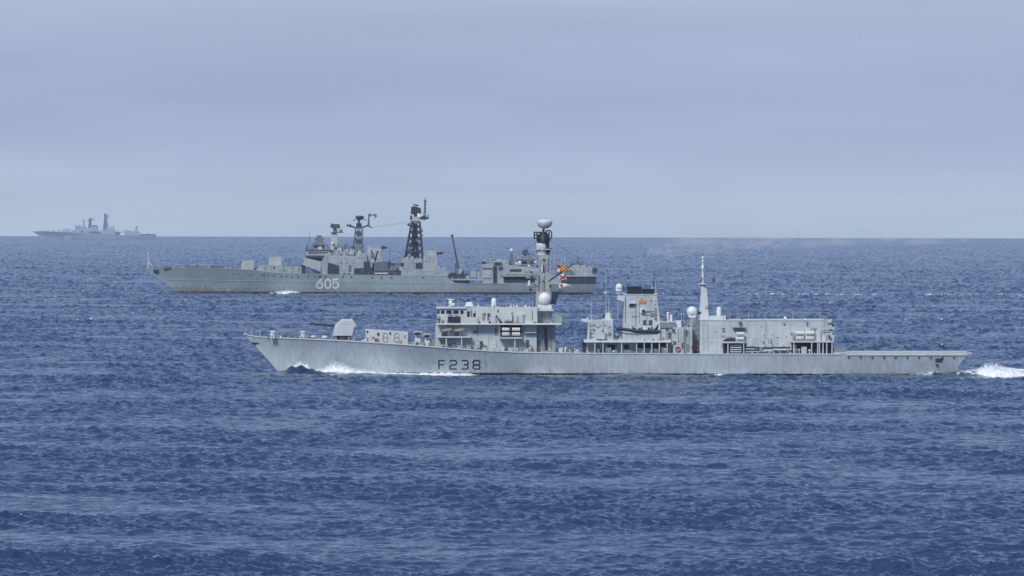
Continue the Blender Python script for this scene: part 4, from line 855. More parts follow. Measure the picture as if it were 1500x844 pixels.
# ---- things the frigate carries
def thing(fr, name, base, label, cat, group=None):
    """base = (px, y, py) in the ship's drawing units"""
    b = Vector((fr.X(base[0]), base[1], fr.Z(base[0], base[2])))
    o = empty(name, fr.loc + b); tag(o, label, cat, group)
    return o, b
def tpart(fr, root, b, name, mat, fn, label=None):
    m = MB(fr, b); fn(m); return m.build(name, mat, root, label)
rb, b0 = thing(F1, 'inflatable_boat', (934, -7, 498.8), 'dark blue rigid inflatable boat with grey hull stowed beside the frigate funnel', 'boat')
tpart(F1, rb, b0, 'keel_hull', 'mid', lambda m: m.prism([(905, 485), (909, 487), (917, 490.5), (930, 491.5), (962, 490), (965.5, 487.5), (965, 484.5)], -7.7, -6.3))
tpart(F1, rb, b0, 'rubbing_strake', 'light', lambda m: m.prism([(910, 484.8), (914, 487.2), (930, 488.4), (964, 488.2), (964.5, 486.8), (930, 487), (918, 485.6)], -7.78, -7.7))
tpart(F1, rb, b0, 'inflatable_collar', 'navy', lambda m: [(m.tube((930, y, 484.8), (966, y, 485.6), .30, .27, 10), m.tube((908, y * .2 + -7 * .8, 481.5), (930, y, 484.8), .30, .30, 10), m.tube((901.8, -7, 482), (908, y * .2 - 5.6, 481.4), .12, .3, 8)) for y in (-7.85, -6.15)])
tpart(F1, rb, b0, 'bow_fender', 'navy', lambda m: m.prism([(901.6, 481.5), (908, 479.4), (912, 486), (911, 490), (906, 487), (902.5, 484)], -7.3, -6.7))
tpart(F1, rb, b0, 'console', 'white', lambda m: m.prism([(941, 478.5), (943, 477.5), (945.5, 478), (946, 483.6), (941, 483.6)], -7.2, -6.8))
tpart(F1, rb, b0, 'seat', 'black', lambda m: [m.hip(a, t, a + w, 484, -7.3, -6.7, .4, .05) for a, t, w in ((926, 480, 5), (934, 480.6, 4), (938, 479, 2.5), (948, 480, 4), (953, 479, 3), (925.5, 477, 2))])
tpart(F1, rb, b0, 'outboard_engine', 'black', lambda m: (m.prism([(957, 482.5), (960.5, 479), (963.5, 474.5), (964.2, 475), (962.5, 484), (957, 484)], -7.3, -6.7),))
tpart(F1, rb, b0, 'boat_cradle', 'light', lambda m: [(m.prism([(x - 2.2, 498.7), (x, 491.2), (x + 2.2, 498.7)], -7.6, -6.4)) for x in (908, 934, 950)])

def canister(x0, x1, yc, r, y, where):
    o, b = thing(F1, 'life_raft_canister', ((x0 + x1) / 2, y, yc + r * F1.S), where, 'life raft', 'white life raft canisters on the frigate')
    tpart(F1, o, b, 'shell', 'white', lambda m: m.tube((x0, y, yc), (x1, y, yc), r, r, 12))
    tpart(F1, o, b, 'strap', 'mid', lambda m: [m.tube((x0 + (x1 - x0) * k, y, yc), (x0 + (x1 - x0) * k + .5, y, yc), r + .015, r + .015, 12) for k in (.25, .72)])
for i, (x0, x1) in enumerate(((735.6, 746.2), (750.3, 761.8))):
    for j, yc in enumerate((482.4, 489.4)):
        canister(x0, x1, yc, .34, -7.0, 'white life raft canister in the rack under the bridge deck, %s %s of four' % (('upper', 'lower')[j], ('left', 'right')[i]))
for j, yc in enumerate((488.9, 495.8)):
    canister(1077.2, 1088.2, yc, .32, -7.4, 'white life raft canister on the hangar front platform, %s of the stacked pair' % ('upper', 'lower')[j])
for i, (x0, x1) in enumerate(((1164, 1175.2), (1178.4, 1189.8))):
    for j, yc in enumerate((487.9, 495.2)):
        canister(x0, x1, yc, .34, -7.3, 'white life raft canister on the rear hangar platform, %s %s of four' % (('upper', 'lower')[j], ('left', 'right')[i]))
def buoy(x, y, z, r, label):
    o, b = thing(F1, 'lifebuoy', (x, y, z), label, 'lifebuoy', 'red lifebuoys hung on the frigate')
    c = (x, z)
    tpart(F1, o, b, 'ring', 'red', lambda m: [m.tube((x + r * F1.S * math.cos(a), y, z + r * F1.S * math.sin(a)), (x + r * F1.S * math.cos(a + .53), y, z + r * F1.S * math.sin(a + .53)), .11, n=6) for a in [k * math.pi / 6 for k in range(12)]])
    tpart(F1, o, b, 'band', 'white', lambda m: [m.tube((x + r * F1.S * math.cos(a), y, z + r * F1.S * math.sin(a)), (x + r * F1.S * math.cos(a + .2), y, z + r * F1.S * math.sin(a + .2)), .125, n=6) for a in [k * math.pi / 2 for k in range(4)]])
buoy(777, -6.3, 509.5, .30, 'red lifebuoy at the foot of the frigate foremast')
buoy(992, -6.85, 511, .40, 'red lifebuoy on the wall abaft the frigate boat deck')
buoy(1021, -4, 510.5, .38, 'red lifebuoy in the gap beside the frigate hangar front')
buoy(648.5, -6.2, 503, .25, 'small red lifebuoy under the frigate bridge gun platform')

# signal flags
def flag_mat(name, fn_):
    m, t, b = newmat(name); b.inputs['Roughness'].default_value = .8
    fn_(t, b); return m
def stripes(t, b):
    L = t.links; tc = N(t, 'ShaderNodeTexCoord'); sp = N(t, 'ShaderNodeSeparateXYZ'); L.new(tc.outputs['Object'], sp.inputs[0])
    a = N(t, 'ShaderNodeMath', operation='MULTIPLY_ADD'); L.new(sp.outputs['X'], a.inputs[0]); a.inputs[1].default_value = 1.0; L.new(sp.outputs['Z'], a.inputs[2])
    w = N(t, 'ShaderNodeMath', operation='PINGPONG'); L.new(a.outputs[0], w.inputs[0]); w.inputs[1].default_value = .30
    g = N(t, 'ShaderNodeMath', operation='GREATER_THAN'); L.new(w.outputs[0], g.inputs[0]); g.inputs[1].default_value = .17
    mx = N(t, 'ShaderNodeMix', data_type='RGBA'); L.new(g.outputs[0], mx.inputs['Factor']); mx.inputs[6].default_value = (.85, .40, .02, 1); mx.inputs[7].default_value = (.02, .03, .12, 1)
    L.new(mx.outputs[2], b.inputs['Base Color'])
M['stripe_flag'] = flag_mat('stripe_flag', stripes)
def cloth(m, x0, x1, ytop, ybot, y, taper=0, nx=10, zf=0):
    S = F1.S
    nz = 5; vs = []
    for i in range(nx + 1):
        u = i / nx
        for j in range(nz + 1):
            v = j / nz; c = (ytop + ybot) / 2; hh = (ybot - ytop) / 2 * (1 - taper * u)
            vs.append(m.P(x0 + (x1 - x0) * u, y + zf + .12 * math.sin(u * 7 + v), c + (v * 2 - 1) * hh - 1.2 * u * math.sin(u * 3)))
    m.add(vs, [(i * (nz + 1) + j, (i + 1) * (nz + 1) + j, (i + 1) * (nz + 1) + j + 1, i * (nz + 1) + j + 1) for i in range(nx) for j in range(nz)], True)
def flag(x0, x1, yt, yb, mat, label, marks, taper=0, name='signal_flag'):
    o, b = thing(F1, name, (x0, -1.0, yb), label, 'flag', 'signal flags on the frigate halyard')
    tpart(F1, o, b, 'cloth', mat, lambda m: cloth(m, x0, x1, yt, yb, -1.0, taper))
    for nm, mm_, f in marks: tpart(F1, o, b, nm, mm_, f)
    tpart(F1, o, b, 'halyard', 'dark', lambda m: m.tube((x0 - .3, -.95, yb + 3), (x0 - .3, -.95, yt - 2), .02, n=4))
flag(820.2, 832.4, 389.8, 398, 'stripe_flag', 'orange and dark blue diagonally striped flag at the top of the frigate halyard', [])
flag(816.3, 819.7, 389, 398.4, 'red', 'small red flag with a white lower half beside the striped flag', [('lower_half', 'white', lambda m: m.box(816.3, 394, 819.8, 398.6, -1.2, -1.16))])
flag(818.6, 829.6, 403, 411.4, 'white', 'white flag with a red diagonal cross, middle of the frigate halyard', [('cross', 'red', lambda m: (
    m.prism([(819, 403.2), (820.8, 403.2), (829.2, 410), (829.2, 411.2), (827.6, 411.2), (819, 404.6)], -1.19, -1.15), m.prism([(829.2, 402.6), (829.2, 404.2), (820.8, 411), (819, 411), (819, 409.8), (827.6, 402.6)], -1.23, -1.2)))])
flag(818.6, 836, 415, 422.6, 'white', 'long white tapering pennant with a red disc, lowest on the frigate halyard', [('disc', 'red', lambda m: m.tube((822.4, -1.24, 418.6), (822.4, -1.16, 418.6), .26, n=14))], .85)

# ------------------------------------------------------------------ the destroyer
dd = empty('destroyer', F2.loc)
tag(dd, 'large grey-green destroyer marked 605 with two lattice masts, behind the frigate bow', 'warship', 'warships under way')
SH2 = [(214, 394.4), (245, 392.8), (327, 393.8), (375, 397), (405, 400), (443, 401.6), (480, 402.6), (589, 404.2), (656, 404.4), (657.5, 411), (662, 414.6), (680, 415.8), (822, 417), (876, 417)]
H2 = Hull(F2, sheer=SH2, stem=[(214, 394.4), (225, 404), (240, 415), (256, 426), (263, 434)], stern=[(876, 417), (874, 423), (865, 434)], Bd=9.6, Bw=8.4, keel=-6, fine_d=.40, fine_w=.5)
H2.build('u_hull', 'u_deck', dd)
P2 = lambda name, mat, fn, par=None, label=None: part(F2, par or dd, name, mat, fn, label)
def y2(px, py): return H2.y(F2.X(px), F2.Z(px, py))
def arc(cx, cy, rx, ry, a0, a1, n=14): return [(cx + rx * math.cos(math.radians(a0 + (a1 - a0) * i / n)), cy - ry * math.sin(math.radians(a0 + (a1 - a0) * i / n))) for i in range(n + 1)]
m = MB(F2)
H2.ribbons(m, [[(472.5, 409.8), (469, 412), (465.6, 415.6)] + arc(468.9, 418.6, 4.4, 4.2, 130, 490, 20)[1:],
    arc(481, 416.4, 4.2, 6.4, 90, 450, 24),
    [(496.4, 410), (489.4, 410), (488.8, 415.8)] + arc(492, 418.2, 4.5, 4.4, 115, -150, 16)], .62, .06)
m.build('hull_number', 'u_white', dd, 'white 605 painted on the side')
def portholes(m):
    for x in [343, 349, 364, 369.5, 385, 388, 393, 402, 413, 421, 429, 437, 452, 462, 468, 503, 515, 546, 559, 470, 478, 574, 620]:
        yy = interp(SH2, x) + (7 if x < 380 else 5 if x < 440 else 3.4)
        y = y2(x, yy); m.tube((x, y - .12, yy), (x, y + .3, yy), .30 if x > 380 else .22, n=8)
P2('porthole', 'u_dark', portholes)
def knuckle(m):
    pts = [(245 + i * 12, 0) for i in range(42)]
    f = lambda x: 407.5 + (x - 245) * .0125 + (3.2 if x > 0 else 0)
    for i in range(41):
        a, c = pts[i][0], pts[i + 1][0]; b, d = f(a), f(c)
        A = [m.P(a, y2(a, b) - .1, b + .35), m.P(c, y2(c, d) - .1, d + .35), m.P(c, y2(c, d) - .1, d - .3), m.P(a, y2(a, b) - .1, b - .3)]
        B = [q + Vector((0, .4, 0)) for q in A]
        m.add(A + B, [(0, 1, 2, 3), (3, 2, 6, 7), (0, 4, 5, 1)])
P2('hull_knuckle', 'u_hull', knuckle)
def anchor2(m):
    y = y2(229, 398); m.prism([(224.5, 395.8), (232, 395.8), (233, 399), (229.5, 400.6), (225, 399)], y - .5, y + .4)
P2('anchor', 'u_dark', anchor2)
P2('jackstaff', 'u_white', lambda m: (m.tube((217.2, 0, 394), (217, 0, 369.5), .16, .1, n=6), m.tube((217, 0, 384), (223.5, 0, 392), .11, n=5), m.tube((217, 0, 388), (217, 2, 393), .11, n=5)))
P2('foredeck_gear', 'u_mid', lambda m: [m.box(a, b, a + w, 394.6 + (a > 320) * .8, -2.5, 2) for a, b, w in ((240, 391, 12), (256, 391, 6), (271, 389.6, 5), (277, 391, 10), (288, 389, 3), (291, 391, 4), (297, 391, 2), (302, 391, 2), (309, 390.2, 12), (320, 391, 6))])
P2('foredeck_rail', 'u_light', lambda m: (m.rail([(222, 394), (245, 392.8), (327, 393.8), (350, 395.4)], -2.5, 1.2, 3, .05, 3)))
P2('deck_edge_line', 'u_light', lambda m: [m.add([m.P(a, y2(a, interp(SH2, a) + .2) - .08, interp(SH2, a) + .45), m.P(a + 9.7, y2(a + 9.7, interp(SH2, a + 9.7) + .2) - .08, interp(SH2, a + 9.7) + .45), m.P(a + 9.7, y2(a + 9.7, interp(SH2, a + 9.7) + .2) - .08, interp(SH2, a + 9.7) - .2), m.P(a, y2(a, interp(SH2, a) + .2) - .08, interp(SH2, a) - .2)], [(0, 1, 2, 3)]) for a in [216 + k * 9.7 for k in range(45)]]).name = 'deck_edge'
def turret(m, x0, x1, t, b, hw):
    w = x1 - x0; h = b - t
    m.prism([(x0, t + h * .5), (x0 + w * .08, t + h * .16), (x0 + w * .3, t), (x0 + w * .85, t), (x1 - w * .03, t + h * .2), (x1, t + h * .55), (x1 - w * .06, b), (x0 + w * .03, b)], -hw * .75, hw * .75)
    m.prism([(x0 + w * .04, t + h * .5), (x0 + w * .14, t + h * .25), (x0 + w * .33, t + h * .1), (x0 + w * .82, t + h * .1), (x1 - w * .08, t + h * .3), (x1 - w * .04, t + h * .6), (x1 - w * .1, b), (x0 + w * .08, b)], -hw, hw)
for x0, x1, t, b in ((353.4, 373.4, 382.4, 395.6), (393.4, 414.6, 377, 389.6)):
    g = P2('gun_turret', 'u_light', lambda m: turret(m, x0, x1, t, b, 2.2))
    P2('gun_barrel', 'u_mid', lambda m: m.tube((x0 - 9, 0, t + 5.2), (x0 + 2, 0, t + 6.6), .14, .22), g)
P2('forward_deckhouse', 'u_grey', lambda m: (m.box(379.4, 389, 415, 400.5, -4.5, 4.5), m.box(415, 391.4, 447, 402, -4, 4), m.prism([(373, 397), (379.4, 393), (379.4, 400), (373, 399)], -3, 3)))
P2('hatch_dark', 'u_dark', lambda m: (m.box(373.5, 393.2, 375.6, 396.4, -3.2, -2.8), m.box(428, 391.8, 429.4, 394, -4.1, -4), m.box(402, 391, 403.4, 395, -4.6, -4.5), m.box(438, 393, 439, 396, -4.1, -4))).name = 'deckhouse_hatch'
lb = P2('missile_canisters', 'u_light', lambda m: (m.prism([(447, 378.2), (443.2, 388.6), (470, 397.6), (472.4, 384.4)], -8.5, -4.8), m.tube((449, -6.6, 383.3), (444, -6.6, 381.7), 1.0, .8, 12)))
P2('canister_mouth', 'u_dark', lambda m: (m.prism([(457, 379.6), (472.6, 381), (472.6, 392), (471, 384)], -6, -4.9), m.prism([(452, 393.5), (457, 395), (470, 399.6), (470, 401.8), (462, 400.4)], -8.4, -5), m.box(442.6, 389, 448, 401, -7.5, -5), m.prism([(443.4, 383), (446, 380), (446, 386), (444, 387)], -8.3, -5.2)), lb)

ds = P2('bridge_superstructure', 'u_grey', lambda m: (
    m.prism([(472, 383), (477, 373.8), (538, 376.5), (538, 402.6), (472, 402.6)], -8.2, 8.2),
    m.prism([(449, 368), (448.6, 377.4), (478, 379), (484, 379), (484, 366)], -7, 7), m.prism([(477, 366), (477, 374), (536, 377), (536, 372), (500, 368)], -6, 6),
    m.box(447, 377, 477, 383, -4, 6), m.box(538, 384, 548, 403.6, -6, 6)), label='stepped grey bridge superstructure')
P2('bridge_window', 'u_dark', lambda m: [m.box(452.6 + k * 4.2, 369.8, 455.6 + k * 4.2, 372, -7.15, -7) for k in range(7)], ds)
P2('side_opening_shade', 'u_dark', lambda m: (m.prism([(481.6, 385.6), (479, 402.2), (497.4, 402.2), (497.4, 389.8)], -8.35, -8.2), m.box(519.4, 393.6, 533, 402.4, -8.35, -8.2), m.box(533.4, 384, 543, 402.8, -8.4, -8.2), m.box(500, 385, 501.4, 387, -8.3, -8.2), m.box(508, 385, 509.4, 387, -8.3, -8.2), m.box(517.6, 385.4, 519, 387.4, -8.3, -8.2), m.box(503, 401, 507, 402.6, -8.4, -8.2), m.box(510.5, 401.2, 514, 402.8, -8.4, -8.2)), ds)  # dark plates paint the shade inside openings, with small dark ports
P2('support_pillar', 'u_grey', lambda m: (m.box(478, 374, 480.6, 403, -8.6, -8.3),), ds)
P2('wing_platform', 'u_mid', lambda m: (m.box(447.5, 374.8, 484, 376, -7.8, 7.8), m.box(456.5, 359.2, 480, 361, -3.5, 3.5), m.box(448, 366.4, 486, 367.6, -7.4, 7.4)), ds)
P2('director', 'u_mid', lambda m: (m.hip(462.6, 347, 472.6, 357.6, -1.8, 1.8, 1.5, .4), m.box(464, 345.8, 471, 348, -1.4, 1.4), m.box(460.6, 350.5, 474, 352.6, -1, 1), m.hip(458, 355.8, 476.4, 367, -3, 3, 2.5, .5)), ds)
P2('bridge_clutter', 'u_mid', lambda m: ([m.hip(a, t, a + w, 368.4, -4, -1, .5, .3) for a, t, w in ((447.6, 361, 3.4), (449, 358, 2), (454, 363, 4), (478, 361.6, 5), (487, 361, 6), (494, 357, 3), (499, 360, 4), (504, 358, 6), (512, 360, 5), (520, 362, 8), (529, 364, 5))],
    [m.tube((x, -2, 368), (x, -2, t), .10, n=4) for x, t in ((453, 340), (450, 355), (508.6, 350), (505, 356), (512, 355), (533, 357), (490, 356), (516, 352), (500, 352), (545, 360), (571, 383))]), ds)
P2('bridge_clutter', 'u_light', lambda m: ([m.hip(a, t, a + w, b, -6.5, -4, .5, .3) for a, t, w, b in ((484, 362, 6, 370), (494, 364, 7, 372), (505, 366, 5, 373), (513, 365, 6, 374), (524, 368, 6, 376), (466, 362, 6, 367))],), ds)
P2('dark_fitting', 'u_dark', lambda m: [m.box(a, t, a + 1.6, t + 2, -6.8, -6.3) for a, t in ((486, 373), (487, 367), (499, 373), (506, 369), (511, 374), (496, 368), (519, 370), (504, 363), (515, 363), (450, 363))], ds)
P2('superstructure_rail', 'u_light', lambda m: (m.rail([(480, 374), (536, 376.6)], -8.1, 1.1, 2.4, .06, 2), m.rail([(540, 404), (588, 404.2)], -8.8, 1.2, 2.4, .06, 2), m.rail([(660, 411), (706, 411)], -8.6, 1.2, 2.4, .07, 2)), ds)
r1 = P2('radar_tower', 'u_light', lambda m: m.hip(483, 342, 496.6, 366, -2, 2, 3.4, .8))
P2('radar_gallery', 'u_mid', lambda m: (m.box(485, 340.6, 502.6, 342.2, -2, 2), m.box(488, 336.4, 493.6, 340.6, -.9, .9), m.tube((496, -1, 341), (501, -1, 338), .2), m.ball((499.5, -1, 339), .5)), r1)
P2('dish_antenna', 'u_dark', lambda m: (m.hip(485.6, 329.2, 498, 335.6, -1.4, 1.4, .8, .3), m.box(482, 332, 486, 332.9, -.2, .2), m.tube((490, 0, 337), (490, 0, 335), .5), m.box(484.8, 328.6, 488, 335, -1.2, 0)), r1)
P2('tower_lamp', 'u_white', lambda m: m.ball((487.6, -2.2, 357.4), .42), r1)
m2 = P2('lattice_foremast', 'u_mid', lambda m: (m.lattice((523.4, 376), (525.4, 334), 4, .17, 1.9, 1.1), m.box(521, 351, 530, 358.5, -1.1, 1.1), m.box(522, 339.6, 529.6, 347, -1.0, 1.0), m.tube((525.4, 0, 335), (525.4, 0, 322), .45)))
P2('crossarm', 'u_dark', lambda m: (m.prism([(508, 330.6), (514, 331), (521, 333.4), (530, 333.4), (538, 330.2), (540, 330.8), (545.6, 334.2), (544.8, 335), (538, 332.6), (531, 335.4), (520, 335.4), (508, 332.4)], -.9, .9), m.box(507.6, 329.6, 510, 332.6, -.5, .5), m.box(511.6, 328.6, 513.6, 333, -.4, .4), m.box(521.6, 328, 529.6, 333.6, -.9, .9)), m2)
P2('air_search_array', 'u_dark', lambda m: (m.lathe((526.6, 0, 322.6), [(.6, 0), (1.5, .3), (1.6, 1.2), (.7, 1.5)], 10), m.box(517, 322.6, 519.6, 324, -.5, .5), m.tube((517, 0, 323.5), (535, 0, 323), .12, n=4), m.box(534, 322, 536, 324, -.4, .4)), m2)
P2('outrigger_aerial', 'u_mid', lambda m: (m.tube((539.8, 0, 331), (540, 0, 314), .38, .2), m.tube((540, 0, 316), (551.6, 0, 316), .2), m.prism([(547, 314.8), (550.4, 314.4), (552, 318.4), (549, 320)], -.4, .4), m.box(541.2, 314, 543.4, 318.4, -.3, .3), m.tube((549.6, 0, 319), (548, 0, 323), .1, n=4)), m2)
P2('rigging', 'u_mid', lambda m: [m.tube(a, b, .05, n=3) for a, b in (((532, 0, 340), (534, -3, 376)), ((545, 0, 334.5), (600, 0, 326)), ((508, 0, 331), (460, 0, 356)), ((528, 0, 348), (531.6, -2, 372)), ((532, 0, 336), (532, 0, 346)))], m2)
f2 = P2('funnel', 'u_grey', lambda m: (m.hip(537.4, 361, 560.6, 385, -4.5, 4.5, 2.0, .8), m.box(538, 360.4, 557, 362, -3.8, 3.8)), label='forward funnel')
P2('funnel_brace', 'u_dark', lambda m: (m.prism([(543.4, 367.8), (545, 367.8), (550, 382.6), (548.6, 383)], -4.9, -4.1), m.prism([(554.2, 367.8), (552.8, 367.8), (548.4, 381), (549.6, 383)], -4.95, -4.1), m.prism([(555.4, 361.2), (559, 361.2), (567.8, 363.2), (566, 365.4), (559, 366.4), (556, 365)], -3, 3)), f2)
# boat deck between the funnels
P2('boat_deck_shadow', 'u_mid', lambda m: (m.box(546, 386, 587, 404.2, -6, 6), m.box(553, 384, 570, 387, -5, 5), m.hip(571, 390, 587, 397, -7, -4, 1, .3))).name = 'boat_deck_shade_block'  # solid block in darker paint standing in for the boat deck shadow
P2('boat_deck_gear', 'u_dark', lambda m: (m.box(533.4, 397.6, 587.6, 403.8, -7.4, -6), m.box(575, 386, 577, 398, -6.6, -6), m.box(581, 394, 587, 398, -7.6, -6.6), m.prism([(568, 386), (572, 382), (574, 392), (569, 394)], -6.5, -6.1)))
P2('gangway', 'u_white', lambda m: m.box(549.6, 400.4, 568, 401.7, -8.6, -8.2))

h2 = P2('midship_deckhouse', 'u_grey', lambda m: (m.prism([(588, 404.4), (588, 393), (589.6, 379.4), (618, 379.4), (618, 391), (648, 394.4), (655.6, 396), (657.6, 411), (657.6, 412), (640, 412)], -8.9, 8.9), m.hip(585, 390.6, 596, 397, -8.6, -5, 1, .3)))
P2('deckhouse_recess_shade', 'u_dark', lambda m: (m.box(609, 386, 619, 393.8, -9.05, -8.9), m.prism([(587.4, 386.4), (592, 385.4), (592.6, 390), (588, 391.4)], -9.1, -8.9), m.box(653, 405, 656.6, 407.6, -9.1, -8.9)), h2)  # dark plates on flat walls paint the shade of recesses
P2('deckhouse_clutter', 'u_light', lambda m: ([m.box(a, t, a + w, b, -7.5, -5) for a, t, w, b in ((602, 376.6, 4, 379.4), (594, 377.4, 4, 379.4), (648, 392.4, 4, 395), (640.6, 391, 4, 394.4), (586, 392, 4, 394.6))], m.rail([(619, 393.5), (655, 396)], -8.8, 1.0, 2.4, .06, 2)), h2)
P2('wall_panel', 'u_light', lambda m: (m.box(620.4, 385.4, 628.6, 398, -9.0, -8.9), m.box(629.8, 384.6, 637.6, 398, -9.0, -8.9)), h2)
m3 = P2('lattice_mainmast', 'u_dark', lambda m: (m.lattice((606, 380), (608.8, 326), 6, .26, 3.4, 1.5), m.lathe((607.6, 0, 380), [(1.5, 0), (1.2, 6.5), (.9, 13.5)], 8), m.box(601.5, 372, 614, 381, -2, 2), m.box(604, 354, 612.5, 361, -1.4, 1.4), m.box(604.4, 340, 611.8, 343, -1.2, 1.2), m.tube((594.6, -3.2, 379), (606, -1, 348), .22, n=5)))
P2('mast_head', 'u_light', lambda m: (m.box(603.4, 318.4, 614.6, 326, -1.7, 1.7), m.box(601.4, 323.4, 616, 324.6, -2, 2)), m3)
P2('air_search_array', 'u_dark', lambda m: (m.prism([(602.2, 304), (601.4, 314.2), (605, 315), (608, 312.6), (611, 312.6), (616.8, 314.4), (616.4, 306.4), (611, 304), (606, 303)], -.7, .7), m.prism([(604.6, 299.6), (611, 300.8), (613.4, 301.6), (611, 303.2), (606, 302)], -1.2, 1.2), m.tube((608.6, 0, 319), (608.6, 0, 312), .7), m.box(600.6, 316.6, 604, 323.6, -.6, .6)), m3)
P2('white_screen', 'u_white', lambda m: (m.prism([(611, 313.2), (616.4, 314.6), (615.6, 319.6), (611, 319.6)], -.5, .5), m.box(602.6, 314.8, 606, 318.6, -.4, .4)), m3)
P2('mast_outrigger', 'u_dark', lambda m: (m.prism([(614, 319.6), (620, 316.8), (628.8, 319.8), (628.8, 320.8), (622, 323.4), (614, 322)], -.6, .6), m.lattice((622, 320), (622.6, 295), 5, .09, .36, .2), m.tube((622.6, 0, 295), (622.8, 0, 290.6), .14), m.tube((626.8, 0, 320), (627.4, 0, 314.4), .14), m.box(620.6, 294.6, 624.4, 296.4, -.3, .3),
    m.tube((596, 0, 330), (604, 0, 331.6), .2), m.box(597.6, 328, 600, 332.6, -.5, .5), m.prism([(612, 341), (618.6, 338.4), (619, 340.4), (613.6, 343.4)], -.6, .6), m.tube((618, 0, 340), (618.4, 0, 335.6), .14), m.box(617.4, 345, 620, 346, -.3, .3)), m3)
P2('tower_vents', 'u_mid', lambda m: [m.box(a, t, a + 3, t + 4, -3, -2) for a, t in ((603, 362), (607, 366), (601, 368), (609, 351))], m3).name = 'mast_equipment'
f3 = P2('funnel', 'u_grey', lambda m: (m.hip(619.6, 368.6, 640.6, 392.6, -4.5, 4.5, 1.0, .6), m.box(620.6, 367.6, 637, 369.6, -3.8, 3.8)), label='after funnel')
P2('funnel_lip', 'u_dark', lambda m: m.prism([(637.6, 369.4), (644, 370.6), (650, 370.2), (648, 373.6), (640, 374)], -3, 3), f3)
cr = P2('crane', 'u_mid', lambda m: (m.hip(666.4, 393.6, 678.4, 411.6, -3, 1, 2.4, .6), m.tube((668.6, -1, 402), (668, -1, 386), .5)))
P2('crane_jib', 'u_dark', lambda m: (m.prism([(661.4, 346.2), (663, 346), (671.8, 389), (674.6, 402), (672, 402), (669.6, 391)], -1.3, -.7), m.box(660.6, 344.4, 664, 348.4, -1.5, -.5), m.tube((663, -1, 347), (672.6, -1, 395), .08, n=4)), cr)
P2('crane_cab', 'u_light', lambda m: m.box(672, 395, 676.5, 402, -3.2, -2), cr)
P2('after_deck_gear', 'u_dark', lambda m: (m.box(658.6, 400.6, 668, 414.8, -7, 5), m.box(668, 403.6, 688, 415.6, -6.4, 5), m.box(676, 398.4, 680, 404, -6, -3), m.box(681, 401, 686, 404, -6, -4), m.prism([(656.8, 404), (661, 402), (662, 415.6), (656.8, 412)], -8, 4)))
P2('after_deck_bulwark', 'u_light', lambda m: (m.box(660, 409.6, 705.6, 411.2, -8.9, -8.5), m.box(706, 413.4, 722, 415, -8.9, -8.4)))
P2('after_locker', 'u_grey', lambda m: (m.box(689.4, 397.6, 697.4, 410, -6.6, 4), m.box(699, 399, 704, 410, -6.2, 4), m.hip(682, 404, 688.4, 410.6, -7, -3, 1, .2)))
h3 = P2('after_deckhouse', 'u_grey', lambda m: (m.box(705, 385, 722.6, 416, -6.6, 6.6), m.box(722.6, 391, 733, 416.2, -5.6, 5.6), m.prism([(724.6, 385), (728, 380.4), (745, 381.4), (745, 391), (724.6, 391)], -5, 5),
    m.prism([(733, 391), (745, 389), (790, 393.4), (790, 404), (733, 404)], -6.4, 6.4), m.box(733, 404, 822, 417, -5.6, 5.6)))
P2('wall_panel', 'u_light', lambda m: (m.box(707.4, 395.4, 720.4, 408, -6.85, -6.6), m.prism([(748, 394), (754, 393.2), (790, 396), (790, 403), (749, 402.4)], -6.6, -6.4)), h3)
P2('deckhouse_recess_shade', 'u_dark', lambda m: (m.box(705, 384, 712, 386.4, -6.9, -6.6), m.box(707, 393.6, 721, 395.2, -7, -6.6), m.box(723, 391.4, 728, 416, -5.8, -5.6), m.box(730.4, 391.6, 736.6, 396, -6.6, -6.4), m.box(747, 395, 764, 398.6, -6.75, -6.6), m.box(738, 406, 783, 415, -5.7, -5.6)), h3)  # dark plates paint recess shade, also under the roof ledge
P2('roof_ledge', 'u_light', lambda m: (m.box(736, 404.4, 785, 405.8, -7.2, -5.6), m.box(704.4, 383.8, 734, 385, -6.8, 6.8), m.box(741.4, 401, 744.6, 402.2, -6.7, -6.5)), h3)
P2('roof_clutter', 'u_mid', lambda m: ([m.box(a, t, a + w, t + h, -4, -1) for a, t, w, h in ((706, 382, 4, 3), (713, 381.6, 3, 3), (730, 377, 1.4, 4), (760, 385, 5, 7), (756, 381, 14, 3), (762, 377, 3, 4), (771, 383, 6, 8), (778, 381, 6, 3))], m.hip(760, 376, 783, 392, -3, 3, 5, .8)), h3)
P2('fire_control_radar', 'u_dark', lambda m: (m.hip(764.6, 366.6, 774.6, 373.6, -1.3, 1.3, 1.8, .3), m.tube((769.4, 0, 378), (769.4, 0, 372), .45), m.box(766, 373, 777, 374.4, -1, 1)), h3)
P2('radome_tower', 'u_mid', lambda m: m.hip(745.6, 370.8, 752.8, 389.6, -1.1, 1.1, 1.9, .5), h3)
P2('small_radome', 'u_white', lambda m: (m.ball((749.2, 0, 367.4), .62), m.ball((752, -5.6, 399.6), .35)), h3)
hd = P2('helicopter_deck', 'u_grey', lambda m: (m.box(821, 403.8, 875, 406, -8.6, 8.6), m.box(823, 392.6, 867.4, 403.8, -6, 6), m.prism([(826, 392.6), (831, 389.6), (846, 388.6), (868, 390.4), (868, 392.6)], -5, 5)), label='raised helicopter deck at the stern')
P2('deck_recess_shade', 'u_dark', lambda m: (m.box(822, 406, 873.4, 416.8, -8.2, -7.9), m.box(867.6, 393.8, 875, 401.2, -5.5, -2)), hd)  # dark plates paint the shade below the helicopter deck and at its end
P2('recess_post', 'u_mid', lambda m: [m.box(x, 406, x + .8, 416.8, -8.5, -8.25) for x in (829, 846.6, 856, 872.6)], hd)
